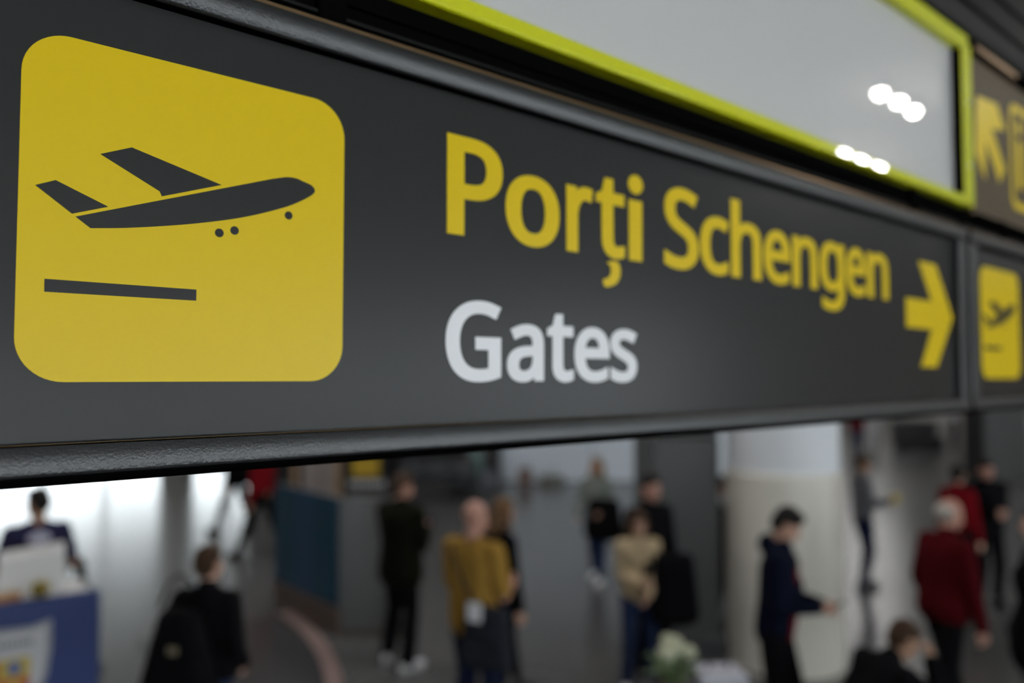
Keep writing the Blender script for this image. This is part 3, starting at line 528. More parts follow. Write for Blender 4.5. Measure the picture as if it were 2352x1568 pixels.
def person(key, label, foot, H, face, top, legs, shoes='black', skin='light', hair=None, hair_len=0.0, bun=False, head=(0, 0), lean=0.0, hand_l=None, hand_r=None, feet=None,
           sleeves=1.0, hem=0.86, flare=0.0, bulk=1.0, pelvis=None, female=False, hood=False, curl=0.9, far=False, trouser_w=1.0, extra=None, collar=True, group=None, twist=0.0, pole=None):
    """face: heading in degrees, 0 = looking away from the viewer, 90 = to the right, 180 = towards the viewer"""
    s = H/1.75
    e = empty('person', (foot[0], foot[1], 0), R(-face)); tag(e, label, 'person', group)
    S = lambda x, y, z: Vector((x*s, y*s, z*s))
    pel = S(0, 0, 0.94) if pelvis is None else Vector(pelvis)
    T = Matrix.Rotation(R(-lean), 3, 'X') @ Matrix.Rotation(R(twist), 3, 'Z')
    up = lambda x, y, z: pel + T @ S(x, y, z-0.94)                     # a point of the upper body, carried by the lean
    shw = 0.165 if female else 0.185
    hipw = 0.095 if female else 0.09
    # head frame
    hc = up(0, 0.025, 1.615); HM = T @ rotz(R(-head[0])) @ Matrix.Rotation(R(head[1]), 3, 'X')
    hp = lambda x, y, z: hc + HM @ S(x, y, z)
    joints = {}
    arms = {}
    for sd, hand in ((-1, hand_l), (1, hand_r)):
        sh = up(sd*shw, -0.005, 1.398)
        hd = up(sd*0.25, 0.05, 0.84) if hand is None else S(*hand)
        el, wr = ik(sh, hd, 0.30*s, 0.265*s, Vector((sd*pole[0], pole[1], pole[2])) if pole else T @ Vector((sd*0.45, -1.0, -0.35)))
        arms[sd] = (sh, el, wr)
    legsJ = {}
    ft = feet or (((-0.11, 0.0), 6), ((0.11, 0.0), -6))
    for sd, ((fx, fy), tz) in zip((-1, 1), ft):
        hipj = pel + rotz(R(0)) @ S(sd*hipw, 0, -0.02); lift = 0.0
        ank = S(fx, fy, 0.085); kn, an = ik(hipj, ank, 0.425*s, 0.425*s, (0, 1, 0.15))
        legsJ[sd] = (hipj, kn, ank, tz)
    # ---- body (skin): one continuous surface
    bm = bmesh.new(); q = lambda r: r*s
    E_ = lambda c_, r_, M_=None: _ellipsoid(bm, c_, tuple(q(v) for v in r_), M_)
    C_ = lambda a, ra, b, rb: _capsule(bm, a, q(ra), b, q(rb))
    C_(pel + S(-0.06, 0, 0), 0.085, pel + S(0.06, 0, 0), 0.085); C_(pel, 0.10, up(0, 0, 1.12), 0.095); C_(up(-0.07, 0, 1.30), 0.088, up(0.07, 0, 1.30), 0.088); C_(up(0, 0, 1.12), 0.10, up(0, 0, 1.32), 0.10)
    C_(up(-shw+0.03, 0, 1.395), 0.05, up(shw-0.03, 0, 1.395), 0.05); C_(up(-0.04, 0, 1.43), 0.04, up(0.04, 0, 1.43), 0.04); C_(up(0, -0.005, 1.43), 0.056, hp(0, -0.015, -0.07), 0.052)
    E_(hp(0, -0.012, 0.035), (0.075, 0.092, 0.088), HM); E_(hp(0, 0.018, -0.03), (0.062, 0.072, 0.082), HM); E_(hp(0, 0.045, -0.085), (0.032, 0.030, 0.026), HM)
    _capsule(bm, hp(0, 0.083, 0.008), q(0.009), hp(0, 0.100, -0.032), q(0.0135)); _capsule(bm, hp(-0.03, 0.072, 0.022), q(0.012), hp(0.03, 0.072, 0.022), q(0.012))
    for sd in (-1, 1):
        E_(hp(sd*0.077, -0.012, -0.008), (0.011, 0.020, 0.031), HM); E_(hp(sd*0.036, 0.062, -0.03), (0.02, 0.018, 0.02), HM)
        sh, el, wr = arms[sd]
        C_(sh, 0.054, el, 0.041); C_(el, 0.041, wr, 0.027)
        # hand: palm, four fingers with two bends each, a thumb leaving the side of the palm
        fd = (wr-el).normalized(); side = T @ Vector((sd, 0, 0)); nrm = fd.cross(side).normalized()*sd; side = nrm.cross(fd).normalized()*sd
        inner = -side*1.0                                                       # palms face each other
        pb, pt = wr + fd*q(0.015), wr + fd*q(0.078); ax = nrm                    # ax: across the palm
        for k in (-1, 1): C_(pb + ax*q(0.014*k), 0.0135, pt + ax*q(0.024*k), 0.0125)
        C_(pb, 0.015, pt, 0.0135)
        for k, ln in zip((-1.5, -0.5, 0.5, 1.5), (0.062, 0.075, 0.080, 0.070)):
            p = pt + ax*q(0.0205*k); d1 = (fd + ax*0.10*k).normalized()
            for w_, r0, r1 in ((0.42, 0.0092, 0.0088), (0.33, 0.0088, 0.0082), (0.25, 0.0082, 0.0072)):
                ang = curl*0.42; d1 = (d1*math.cos(ang) + inner*math.sin(ang)).normalized()
                p2 = p + d1*q(ln*w_); C_(p, r0, p2, r1); p = p2
        tb = pb + ax*q(0.020) + fd*q(0.008); td = (fd*0.75 + ax*0.65 + inner*0.35).normalized(); t1 = tb + td*q(0.034); t2 = t1 + (td*0.75 + fd*0.5).normalized()*q(0.028)
        C_(tb, 0.013, t1, 0.0105); C_(t1, 0.0105, t2, 0.0085)
        hipj, kn, ank, tz = legsJ[sd]
        C_(hipj, 0.078, kn, 0.052); C_(kn, 0.052, kn.lerp(ank, 0.35), 0.055); C_(kn.lerp(ank, 0.35), 0.055, ank, 0.036)
        fdir = rotz(R(tz)) @ Vector((0, 1, 0)); C_(ank - S(0, 0, 0.035), 0.038, ank + fdir*q(0.15) - S(0, 0, 0.055), 0.026)
    body = melt('body', bm, SKIN[skin], e, voxel=(0.013 if far else 0.0078)*max(s, 0.9), smooth=3, ratio=0.6 if far else 0.35)
    # ---- face details
    for sd in (-1, 1):
        b2_ = bmesh.new(); _ellipsoid(b2_, hp(sd*0.031, 0.083, 0.004), (q(0.012), q(0.006), q(0.006)), HM, 10, 6); link('eye', bm_mesh('eye', b2_), m_eye, e, smooth=True)
    b2_ = bmesh.new(); _ellipsoid(b2_, hp(0, 0.086, -0.062), (q(0.024), q(0.006), q(0.0065)), HM, 12, 6); link('mouth', bm_mesh('mouth', b2_), m_lip, e, smooth=True)
    # ---- hair
    if hair:
        bm = bmesh.new(); E_(hp(0, -0.022, 0.055), (0.084, 0.096, 0.086), HM); E_(hp(0, -0.055, 0.01), (0.078, 0.062, 0.088), HM); E_(hp(0, 0.035, 0.095), (0.062, 0.045, 0.035), HM)
        if hair_len > 0:
            for x in (-0.06, -0.02, 0.02, 0.06): C_(hp(x, -0.075, 0.02), 0.036, up(x*1.25, -0.105, 1.56-hair_len), 0.034)
            for sd in (-1, 1): C_(hp(sd*0.075, -0.01, 0.02), 0.026, up(sd*0.10, 0.01, 1.56-hair_len*0.8), 0.024)
        if bun: E_(hp(0, -0.10, 0.085), (0.048, 0.046, 0.044), HM)
        melt('hair', bm, HAIR[hair], e, 0.012 if not far else 0.018, 2)
    # ---- trousers
    bm = bmesh.new(); g = 0.012*trouser_w
    C_(pel + S(-0.06, 0, 0.0), 0.097, pel + S(0.06, 0, 0.0), 0.097); C_(pel + S(-0.05, 0, 0.0), 0.095, up(-0.05, 0, 1.02), 0.09); C_(pel + S(0.05, 0, 0.0), 0.095, up(0.05, 0, 1.02), 0.09)
    for sd in (-1, 1):
        hipj, kn, ank, tz = legsJ[sd]; end = ank + (kn-ank).normalized()*q(0.015)
        C_(hipj, 0.084+g, kn, 0.060+g); C_(kn, 0.060+g, end, 0.048*trouser_w+g*0.8)
    melt('trousers', bm, legs, e, 0.014 if not far else 0.02, 4)
    # ---- shoes
    for sd in (-1, 1):
        hipj, kn, ank, tz = legsJ[sd]; fdir = rotz(R(tz)) @ Vector((0, 1, 0)); z = ank.z - q(0.085)
        heel = Vector((ank.x, ank.y, z)) - fdir*q(0.045); toe = Vector((ank.x, ank.y, z)) + fdir*q(0.185)
        bm = bmesh.new(); C_(heel + S(0, 0, 0.045), 0.043, toe + S(0, 0, 0.038) - fdir*q(0.03), 0.038); C_(heel + S(0, 0, 0.05), 0.043, ank + S(0, 0, 0.005), 0.043); C_(ank - S(0, 0, 0.01), 0.045, toe + S(0, 0, 0.035) - fdir*q(0.05), 0.036)
        for v in bm.verts: v.co.z = max(v.co.z, z + q(0.012))
        sh_ = melt('shoe', bm, m_white_shoe if shoes == 'white' else m_black_shoe, e, 0.011 if not far else 0.016, 2)
        bm = bmesh.new(); _capsule(bm, heel + S(0, 0, 0.014), q(0.045), toe + S(0, 0, 0.014) - fdir*q(0.03), q(0.041), 14)
        for v in bm.verts: v.co.z = min(max(v.co.z, z), z + q(0.022))
        link('sole', bm_mesh('sole', bm), m_sole if shoes == 'white' else m_black_shoe, sh_)
    # ---- jacket, sweater or shirt
    if top is not None:
        bm = bmesh.new(); b_ = bulk; w = 0.02*b_
        for sd in (-1, 1):
            C_(up(sd*0.075, 0.0, 1.33), 0.098+w, up(sd*0.065, 0, 1.10), 0.088+w); C_(up(sd*0.065, 0, 1.10), 0.088+w, up(sd*(0.065+flare*0.6), 0, hem+0.10), 0.092+w+flare*0.5)
            C_(up(sd*0.03, 0, 1.425), 0.062+w*0.4, up(sd*(shw-0.015), -0.005, 1.388), 0.058+w*0.5)
            sh, el, wr = arms[sd]; stop = wr if sleeves >= 1 else sh.lerp(el, min(sleeves*2, 1)) if sleeves <= 0.5 else el.lerp(wr, (sleeves-0.5)*2)
            C_(sh, 0.062+w*0.55, el if sleeves > 0.5 else stop, 0.050+w*0.5)
            if sleeves > 0.5: C_(el, 0.050+w*0.5, stop, 0.036+w*0.45)
        C_(up(0, 0.03*b_, 1.20), 0.10+w, up(0, 0.02, 1.05), 0.10+w); C_(up(0, 0.0, 1.36), 0.086+w, up(0, 0.01, 1.16), 0.104+w)
        if collar: C_(up(0, -0.01, 1.44), 0.070+w*0.3, up(0, 0.0, 1.485), 0.064+w*0.2)
        if hood: E_(up(0, -0.09, 1.47), (0.12, 0.07, 0.075)); C_(up(-0.09, -0.03, 1.46), 0.045, up(0.09, -0.03, 1.46), 0.045)
        melt('jacket' if collar else 'shirt', bm, top, e, 0.013 if not far else 0.02, 5)
    if extra: extra(e, up, hp, S, q, arms)
    PEOPLE[key] = (e, up, S, arms, s)
    return e
def spot(px, head_y, H):
    p = at_height(px, head_y, H); return (p.x, p.y)
def world_of(key, v):                                     # a point given in a person's own frame -> world
    e = PEOPLE[key][0]; return Vector(e.location) + rotz(e.rotation_euler.z) @ Vector(v)

# ---------------------------------------------------------------- garments
f_black = fabric('black_cloth', (0.005, 0.005, 0.006)); f_olive = fabric('dark_olive_cloth', (0.008, 0.009, 0.005)); f_mustard = fabric('mustard_cotton', (0.30, 0.17, 0.035))
f_navy = fabric('navy_cloth', (0.0045, 0.006, 0.015)); f_jeans = fabric('blue_denim', (0.022, 0.034, 0.080)); f_darkjeans = fabric('dark_denim', (0.010, 0.014, 0.034)); f_beige = fabric('beige_knit', (0.42, 0.32, 0.20))
f_greygreen = fabric('grey_green_knit', (0.20, 0.22, 0.20)); f_grey = fabric('grey_knit', (0.12, 0.12, 0.13)); f_red = fabric('dark_red_cloth', (0.060, 0.003, 0.005)); f_brightred = fabric('red_cloth', (0.17, 0.006, 0.010))
f_indigo = fabric('indigo_polo', (0.024, 0.024, 0.060)); f_teal = fabric('pale_teal_cloth', (0.16, 0.24, 0.23)); f_white = fabric('white_cloth', (0.55, 0.55, 0.57))
m_phone = mat('phone_black', (0.01, 0.01, 0.012), rough=0.15); m_leather = mat('black_leather', (0.012, 0.012, 0.014), rough=0.4, bump=0.2, bscale=120)
m_badge = mat('pale_print', (0.45, 0.44, 0.55), rough=0.6)

def phone(key, label, at, tilt=50):
    e = PEOPLE[key][0]; p = world_of(key, at)
    o = empty('phone', p, e.rotation_euler.z); o.rotation_euler = (R(tilt), 0, e.rotation_euler.z); tag(o, label, 'phone')
    box('case', (-0.037, -0.077, -0.004), (0.037, 0.077, 0.004), m_phone, o, 0.003); box('screen', (-0.034, -0.072, 0.004), (0.034, 0.072, 0.0046), mat('phone_glass', (0.02, 0.02, 0.025), rough=0.05), o)
def soft_bag(name, label, cat, key, at, size, m, strap=None, rot=0.0, patch=None, flap=True, taper=0.33):
    e = PEOPLE[key][0]; p = world_of(key, at)
    o = empty(name, p, e.rotation_euler.z + R(rot)); tag(o, label, cat); w, d, h = size
    bm = bmesh.new()
    for x in (-1, 1): _capsule(bm, (x*w*0.40, 0, -h*0.40), d*0.52, (x*w*taper, 0, h*0.36), d*0.40); _capsule(bm, (x*w*0.15, 0, -h*0.42), d*0.52, (x*w*0.12, 0, h*0.36), d*0.42)
    _capsule(bm, (-w*0.40, 0, -h*0.40), d*0.5, (w*0.40, 0, -h*0.40), d*0.5)
    melt('bag_body', bm, m, o, 0.014, 4)
    if flap: box('flap', (-w*0.36, -d*0.56, -h*0.05), (w*0.36, -d*0.40, h*0.40), m, o, 0.02)
    if patch:
        pm, (px_, pz_), (pw_, ph_), yy = patch; box('patch', (px_-pw_/2, yy-0.006, pz_-ph_/2), (px_+pw_/2, yy+0.006, pz_+ph_/2), pm, o, 0.004)
    if strap:
        inv = rotz(-o.rotation_euler.z); pts = [inv @ (world_of(key, q) - p) for q in strap]
        tube('strap', [tuple(v) for v in catmull([tuple(v) for v in pts], 6)], 0.011, m, o, 6)
    return o

# ---------------------------------------------------------------- the people, left to right
# E: attendant behind the promotion counter
def badge(e, up, hp, S, q, arms):
    M = up(0.0, -0.118, 1.35); bm = bmesh.new(); _ellipsoid(bm, M, (q(0.085), q(0.016), q(0.055))); link('back_print', bm_mesh('back_print', bm), m_badge, e, smooth=True)
person('staff', 'attendant in an indigo polo shirt with a pale back print', spot(88, 1120, 1.77), 1.77, -38, f_indigo, f_navy, skin='tan', hair='black', head=(-30, -8), sleeves=0.40, hand_l=(-0.20, 0.24, 1.08), hand_r=(0.20, 0.20, 1.02), collar=False, extra=badge, bulk=0.7)
# D: figure in a long black coat walking away, with a big bag
person('coat', 'person seen from behind in a black jacket and jeans, with a big black bag', spot(478, 1250, 1.66), 1.66, 8, f_black, f_jeans, hair='brown', hem=0.90, flare=0.05, bulk=1.25, female=True, head=(10, 0), hand_l=(-0.24, 0.16, 1.00), hand_r=(0.20, 0.12, 0.96), feet=(((-0.10, 0.16), 4), ((0.11, -0.14), -4)), hair_len=0.0)
soft_bag('shoulder_bag', 'very large black bag slung over the left shoulder of the person walking away', 'bag', 'coat', (-0.02, -0.27, 1.04), (0.40, 0.22, 0.62), f_black, taper=0.14, strap=((-0.16, -0.26, 1.34), (-0.17, -0.12, 1.46), (-0.16, 0.02, 1.45), (-0.16, 0.14, 1.30), (-0.22, 0.06, 1.05), (-0.22, -0.18, 0.95)), rot=-6, flap=False, patch=(mat('dull_brass', (0.35, 0.30, 0.20), rough=0.4, metal=0.6), (0.04, 0.10), (0.06, 0.045), -0.118))
# R, Q: two people crossing by the bright windows
p = at_height(540, 1222, 0.0)
person('backpacker', 'dark clad person with a black backpack crossing in front of the bright windows', (p.x, p.y), 1.74, -80, f_black, f_black, hair='black', feet=(((-0.10, 0.30), 4), ((0.11, -0.28), -4)), far=True, bulk=1.3)
soft_bag('backpack', 'bulky black backpack on the person crossing by the bright windows', 'backpack', 'backpacker', (0, -0.26, 1.18), (0.36, 0.26, 0.52), f_black, strap=((-0.12, -0.10, 1.30), (-0.13, 0.02, 1.46), (-0.14, 0.13, 1.30), (-0.15, 0.02, 1.05), (-0.12, -0.12, 0.98)), rot=0)
p = at_height(602, 1278, 0.0)
person('redwalker', 'person in a red jacket and dark trousers striding past the blue glass desk', (p.x, p.y), 1.75, -72, f_brightred, f_black, hair='black', feet=(((-0.10, 0.34), 4), ((0.11, -0.32), -4)), far=True, bulk=1.2, hem=0.9)
# A: man in the dark olive coat
person('olive', 'man in a dark olive coat, black trousers and white trainers looking at his phone', spot(922, 1088, 1.78), 1.78, 30, f_olive, f_black, shoes='white', skin='pink', hair='brown', head=(34, -14), hem=0.74, flare=0.03, bulk=2.3, hand_r=(0.10, 0.27, 1.20), hand_l=(-0.06, 0.27, 1.16), feet=(((-0.16, 0.02), 22), ((0.16, -0.10), -16)), trouser_w=1.3)
phone('olive', 'black phone held by the man in the dark olive coat', (0.05, 0.38, 1.25), 55)
# C: woman in black behind the mustard shirt
person('blackwoman', 'slim woman all in black with long light brown hair, behind the mustard shirt', spot(1152, 1143, 1.68), 1.68, 62, f_black, f_black, hair='lightbrown', hair_len=0.10, female=True, bulk=0.7, hem=0.88, head=(-8, -4), feet=(((-0.10, 0.22), 4), ((0.13, -0.10), -10)), trouser_w=0.7)
# B: man in the mustard T-shirt
person('mustard', 'bald man in a mustard T-shirt and jeans seen from behind, carrying a dark bag', spot(1088, 1147, 1.80), 1.80, 34, f_mustard, f_darkjeans, skin='pink', head=(26, -8), sleeves=0.42, hem=0.80, bulk=1.75, hand_r=(0.16, 0.26, 1.13), hand_l=(-0.12, 0.28, 1.10), collar=False, feet=(((-0.13, 0.02), 10), ((0.13, 0.0), -12)), trouser_w=1.5)
soft_bag('messenger_bag', 'charcoal messenger bag with a pale patch at the hip of the man in mustard', 'bag', 'mustard', (0.24, -0.17, 0.91), (0.32, 0.15, 0.40), fabric('charcoal_canvas', (0.022, 0.023, 0.030)), strap=((0.24, -0.13, 0.98), (0.10, -0.21, 1.20), (-0.10, -0.12, 1.44), (-0.14, 0.06, 1.46), (0.10, 0.20, 1.15), (0.30, 0.02, 0.97)), rot=8, patch=(m_white_shoe, (-0.05, 0.17), (0.11, 0.13), -0.085))
# teal figure far behind
p = at_height(1092, 1118, 0.0)
person('teal', 'far person in pale teal trousers beside the black bench', (p.x, p.y), 1.74, 150, f_grey, f_teal, hair='brown', far=True, trouser_w=1.3)
# F: woman walking, grey green sweater
p = at_height(1372, 1335, 0.0)
person('greygreen', 'blond woman in a grey green sweater walking with a black jacket over her arm', (p.x, p.y), 1.63, 205, f_greygreen, f_jeans, shoes='white', hair='blond', hair_len=0.14, female=True, far=False, feet=(((-0.10, 0.16), 4), ((0.11, -0.24), -4)), hand_l=(-0.16, 0.26, 1.02), hand_r=(0.24, 0.18, 0.94), head=(5, -6))
soft_bag('carried_jacket', 'bulky black jacket carried on the arm of the blond woman in grey green', 'jacket', 'greygreen', (-0.16, 0.20, 0.88), (0.40, 0.22, 0.46), f_black, flap=False)
# G: man in black
person('blackman', 'man in a black jacket standing behind the woman in the beige sweater', spot(1490, 1083, 1.83), 1.82, 150, f_black, f_black, skin='pink', hair='black', head=(0, -8), bulk=1.2)
# H: woman in the beige sweater
p = at_depth(1466, 1300, 7.05)
person('beige', 'woman in a beige sweater, jeans and white trainers looking down at her hands', (p.x, p.y), 1.53, 172, f_beige, f_jeans, shoes='white', hair='brown', hair_len=0.05, female=True, bulk=1.55, hem=0.84, head=(4, -16), hand_l=(-0.02, 0.26, 0.98), hand_r=(0.06, 0.26, 1.10), feet=(((-0.11, 0.02), 8), ((0.16, 0.10), -8)))
phone('beige', 'small black phone in the hands of the woman in beige', (0.02, 0.33, 1.10), 60)
soft_bag('folded_coat', 'black coat hanging over the arm of the woman in beige', 'coat', 'beige', (-0.27, 0.16, 0.90), (0.32, 0.18, 0.60), f_black, flap=False)
# I: person squeezed between the columns
person('between', 'person in black with a white collar, half hidden between the dark and the white column', spot(1657, 1093, 1.60), 1.60, 150, f_black, f_black, skin='pink', hair='brown', head=(0, -10), bulk=0.9, extra=lambda e, up, hp, S, q, arms: (lambda bm: (_capsule(bm, up(0, 0.02, 1.45), q(0.092), up(0, 0.035, 1.47), q(0.088)), link('white_collar', bm_mesh('white_collar', bm), f_white, e, smooth=True)))(bmesh.new()))
# J: man in the navy jacket
def trims(e, up, hp, S, q, arms):
    for x in (0.045, 0.075):
        pass
    bm = bmesh.new(); add_tube(bm, [up(0.055, 0.112, 1.36), up(0.06, 0.132, 1.20), up(0.06, 0.136, 1.05), up(0.055, 0.122, 0.86)], q(0.020), 8); link('red_zip_band', bm_mesh('red_zip_band', bm), f_brightred, e, smooth=True)
    bm = bmesh.new(); _ellipsoid(bm, up(-0.02, 0.115, 1.18), (q(0.075), q(0.042), q(0.17))); link('white_shirt_front', bm_mesh('white_shirt_front', bm), f_white, e, smooth=True)
person('navyman', 'young man in a navy jacket with red bands reading his phone by the white column', spot(1774, 1158, 1.79), 1.79, 116, f_navy, f_black, skin='light', hair='black', head=(-8, -28), lean=6, hem=0.80, bulk=1.6, hood=True, hand_r=(0.09, 0.29, 1.10), hand_l=(-0.07, 0.30, 1.08), feet=(((-0.12, 0.10), 8), ((0.13, -0.08), -14)), extra=trims, trouser_w=1.3)
phone('navyman', 'black phone in the hands of the man in navy', (0.02, 0.41, 1.13), 35)
# K: man in the grey sweater
p = at_height(1984, 1350, 0.0)
person('greyman', 'man in a grey sweater and dark jeans holding something yellow, right of the white column', (p.x, p.y), 1.70, 92, f_grey, f_darkjeans, skin='tan', hair='brown', head=(0, -10), hand_r=(0.10, 0.28, 1.12), hand_l=(-0.08, 0.30, 1.12), feet=(((-0.10, 0.05), 4), ((0.11, -0.05), -4)), bulk=1.1)
q_ = world_of('greyman', (0.0, 0.42, 1.14)); o = box('snack_packet', (-0.05, -0.035, -0.07), (0.05, 0.035, 0.07), mat('yellow_wrapper', (0.45, 0.34, 0.06), rough=0.35), None, 0.015, loc=q_, rz=0.3)
tag(o, 'small yellow packet held by the man in the grey sweater', 'packet')
# M: red top, N: all in black, L: dark red jacket
person('redtop', 'black haired person in a bright red top behind the dark red jacket', spot(2196, 1066, 1.66), 1.66, 60, f_brightred, f_black, skin='light', hair='black', head=(-20, 0), female=True, bulk=0.6)
person('allblack', 'person all in black with clasped hands', spot(2262, 1053, 1.72), 1.72, 183, f_black, f_black, hair='black', skin='pink', head=(0, -14), bulk=2.2, hand_l=(-0.04, 0.28, 1.12), hand_r=(0.05, 0.28, 1.14), hem=0.80)
soft_bag('sling_bag', 'black sling bag at the hip of the person all in black', 'bag', 'allblack', (0.30, -0.04, 0.84), (0.34, 0.18, 0.36), f_black, flap=False)
person('redjacket', 'grey haired man in a dark red jacket walking to the right', spot(2160, 1142, 1.77), 1.77, 78, f_red, f_black, skin='pink', hair=None, head=(10, -6), lean=5, hem=0.82, bulk=1.5, flare=0.03, hand_r=(0.27, 0.10, 0.82), hand_l=(-0.26, 0.10, 0.86), feet=(((-0.12, 0.20), 4), ((0.13, -0.16), -6)), trouser_w=1.5,
       extra=lambda e, up, hp, S, q, arms: (lambda bm: (_ellipsoid(bm, hp(0, -0.045, 0.02), (q(0.083), q(0.070), q(0.075))), melt('hair', bm, HAIR['grey'], e, 0.012, 2)))(bmesh.new()))
# O: bent figure at the bottom edge, seated on a low bench
p = at_depth(1945, 1500, 5.05)
bench_at = (p.x, p.y)
person('seated', 'person in a black jacket sitting bent forward at the lower edge, hand on the face', bench_at, 1.74, 74, f_black, f_black, skin='tan', hair='brown', pelvis=(0, 0, 0.50), lean=38, head=(10, 6), bulk=1.5, hand_r=(0.08, 0.57, 0.90), hand_l=(-0.10, 0.48, 0.60), pole=(0.5, 0.1, -1.0), feet=(((-0.16, 0.44), 8), ((0.16, 0.44), -8)), hem=0.76)
o = empty('bench', (bench_at[0], bench_at[1], 0), R(-74)); tag(o, 'low black bench under the bent seated person', 'bench')
box('seat', (-0.36, -0.24, 0.33), (0.70, 0.20, 0.39), m_leather, o, 0.015)
for x in (-0.28, 0.60):
    for y in (-0.18, 0.14): box('leg', (x-0.02, y-0.02, 0), (x+0.02, y+0.02, 0.33), m_frame_dark, o)
# P: dark figure cut by the right edge
person('edge', 'dark coated person cut off by the right edge of the view', spot(2388, 1165, 1.72), 1.72, -60, f_black, fabric('dark_grey_cloth', (0.05, 0.05, 0.055)), hair='black', hem=0.62, flare=0.22, bulk=2.0, female=True, hair_len=0.1)
# far people whose legs show under the neighbour sign
for px_, py_, face, t_, l_, lab in ((1968, 1046, 170, f_brightred, f_jeans, 'far person in red with blue jeans, just right of the white column'), (2000, 1040, 200, f_white, f_white, 'far person dressed in white near the one in red'),
        (2190, 1014, 150, f_white, f_navy, 'far person in navy trousers left of the far dark column'), (2226, 1006, 190, fabric('pink_cloth', (0.40, 0.16, 0.18)), f_grey, 'far person in pink beside the far dark column'),
        (2349, 1050, 180, f_white, f_navy, 'far person in white and navy at the right edge')):
    p = at_height(px_, py_, 0.0); person('far%d' % px_, lab, (p.x, p.y), 1.75, face, t_, l_, hair='brown', far=True)

# ================================================================ FURNITURE AND THINGS
m_blue = mat('blue_print', (0.030, 0.050, 0.16), rough=0.4, spec=0.3); m_white_lam = mat('white_laminate', (0.62, 0.61, 0.60), rough=0.4)
# ---- blue promotion counter at the lower left
A = at_height(230, 1352, 1.06); B = at_height(-10, 1388, 1.06); d = (B-A); d.z = 0; L = 1.9; ang = math.atan2(d.y, d.x)
e = empty('promotion_counter', (A.x, A.y, 0), ang); tag(e, 'blue promotion counter with a shield emblem at the lower left', 'counter')
# local x runs from the visible corner along the front to the left, local y points to the viewer's side
box('front_panel', (0, -0.03, 0.02), (L, 0.03, 1.06), m_blue, e, 0.006)
box('side_panel', (0, -0.62, 0.02), (0.04, -0.03, 1.02), m_blue, e, 0.006)
box('side_panel', (L-0.04, -0.62, 0.02), (L, -0.03, 1.02), m_blue, e, 0.006)
box('worktop', (-0.0, -0.66, 0.98), (L, -0.03, 1.02), m_white_lam, e, 0.006)
def face_plate(name, outlines, m, parent, y0, thick=0.003):
    o = plate(name, outlines, m, parent, 0, thick)
    for v in o.data.vertices: v.co.y = -v.co.y + y0
    return o
def P_(u, v): return (u, v)
def shield(cx, cz, w, h, k=1.0):
    half = [(0.0, 0.47), (0.30, 0.455), (0.50, 0.50), (0.50, 0.20), (0.46, -0.08), (0.36, -0.28), (0.20, -0.42), (0.0, -0.5)]
    pts = [(cx + x*w*k, cz + z*h*k) for x, z in half]; return pts + [(2*cx-x, z) for x, z in pts[-2:0:-1]]
SX, SZ = 0.66, 0.54
m_silver = mat('silver_print', (0.50, 0.50, 0.52), rough=0.4); m_print = [mat('print_red', (0.40, 0.09, 0.035)), mat('print_yellow', (0.48, 0.36, 0.05)), mat('print_blue', (0.07, 0.12, 0.34)), mat('print_grey', (0.10, 0.10, 0.12))]
em = face_plate('emblem', [shield(SX, SZ, 0.66, 0.72)], m_silver, e, 0.031)
face_plate('emblem_rim', [shield(SX, SZ, 0.66, 0.72, 0.965), shield(SX, SZ, 0.66, 0.72, 0.93)], m_print[3], em, 0.0335, 0.001)
for (x0, z0, x1, z1, c_) in ((-0.20, -0.02, 0.0, 0.12, 1), (0.0, -0.02, 0.20, 0.12, 0), (-0.20, -0.16, 0.0, -0.02, 0), (0.0, -0.16, 0.20, -0.02, 1), (-0.16, -0.26, 0.16, -0.16, 2)):
    face_plate('emblem_field', [[(SX+x0, SZ+z0), (SX+x1, SZ+z0), (SX+x1, SZ+z1), (SX+x0, SZ+z1)]], m_print[c_], em, 0.034, 0.0015)
for cx_, cz_, c_ in ((0.10, 0.05, 1), (-0.10, 0.05, 2), (-0.1, -0.09, 1), (0.1, -0.09, 0)): face_plate('emblem_charge', [circle(SX+cx_, SZ+cz_, 0.045)], m_print[c_], em, 0.0355, 0.001)
for k in range(13): face_plate('emblem_mark', [[(SX-0.21+k*0.033, SZ+0.205-0.012*abs(k-6)*0.15), (SX-0.21+k*0.033+0.02, SZ+0.205), (SX-0.21+k*0.033+0.02, SZ+0.245), (SX-0.21+k*0.033, SZ+0.245)]], m_print[3], em, 0.034, 0.001)
# things on the counter
def on_counter(name, x, y, z=1.02, rz=0.0): 
    v = Vector((A.x, A.y, 0)) + rotz(ang) @ Vector((x, y, 0)); return empty(name, (v.x, v.y, z), ang+rz)
o = on_counter('display_case', 0.42, -0.30, rz=R(-6)); tag(o, 'white tilted display case on the blue counter, below the attendant', 'display case')
bm = bmesh.new(); V = [bm.verts.new(p) for p in ((-0.22, -0.12, 0), (0.22, -0.12, 0), (0.22, 0.14, 0), (-0.22, 0.14, 0), (-0.22, -0.12, 0.37), (0.22, -0.12, 0.33), (0.22, 0.05, 0.29), (-0.22, 0.05, 0.33))]
for f in ((0,3,2,1), (4,5,6,7), (0,1,5,4), (1,2,6,5), (2,3,7,6), (3,0,4,7)): bm.faces.new([V[i] for i in f])
bmesh.ops.bevel(bm, geom=list(bm.edges), offset=0.008, segments=2, affect='EDGES'); link('case_body', bm_mesh('case_body', bm), m_white_lam, o)
box('shelf_lip', (-0.22, 0.14, 0.0), (0.22, 0.18, 0.03), m_white_lam, o, 0.004)
m_ball_y = mat('ball_yellow', (0.50, 0.36, 0.02)); m_ball_k = mat('ball_black', (0.012, 0.012, 0.012))
o = on_counter('toy_ball', 0.40, -0.035, 1.062); tag(o, 'small black and yellow ball on the rim of the blue counter', 'ball')
o.location.z = 1.115
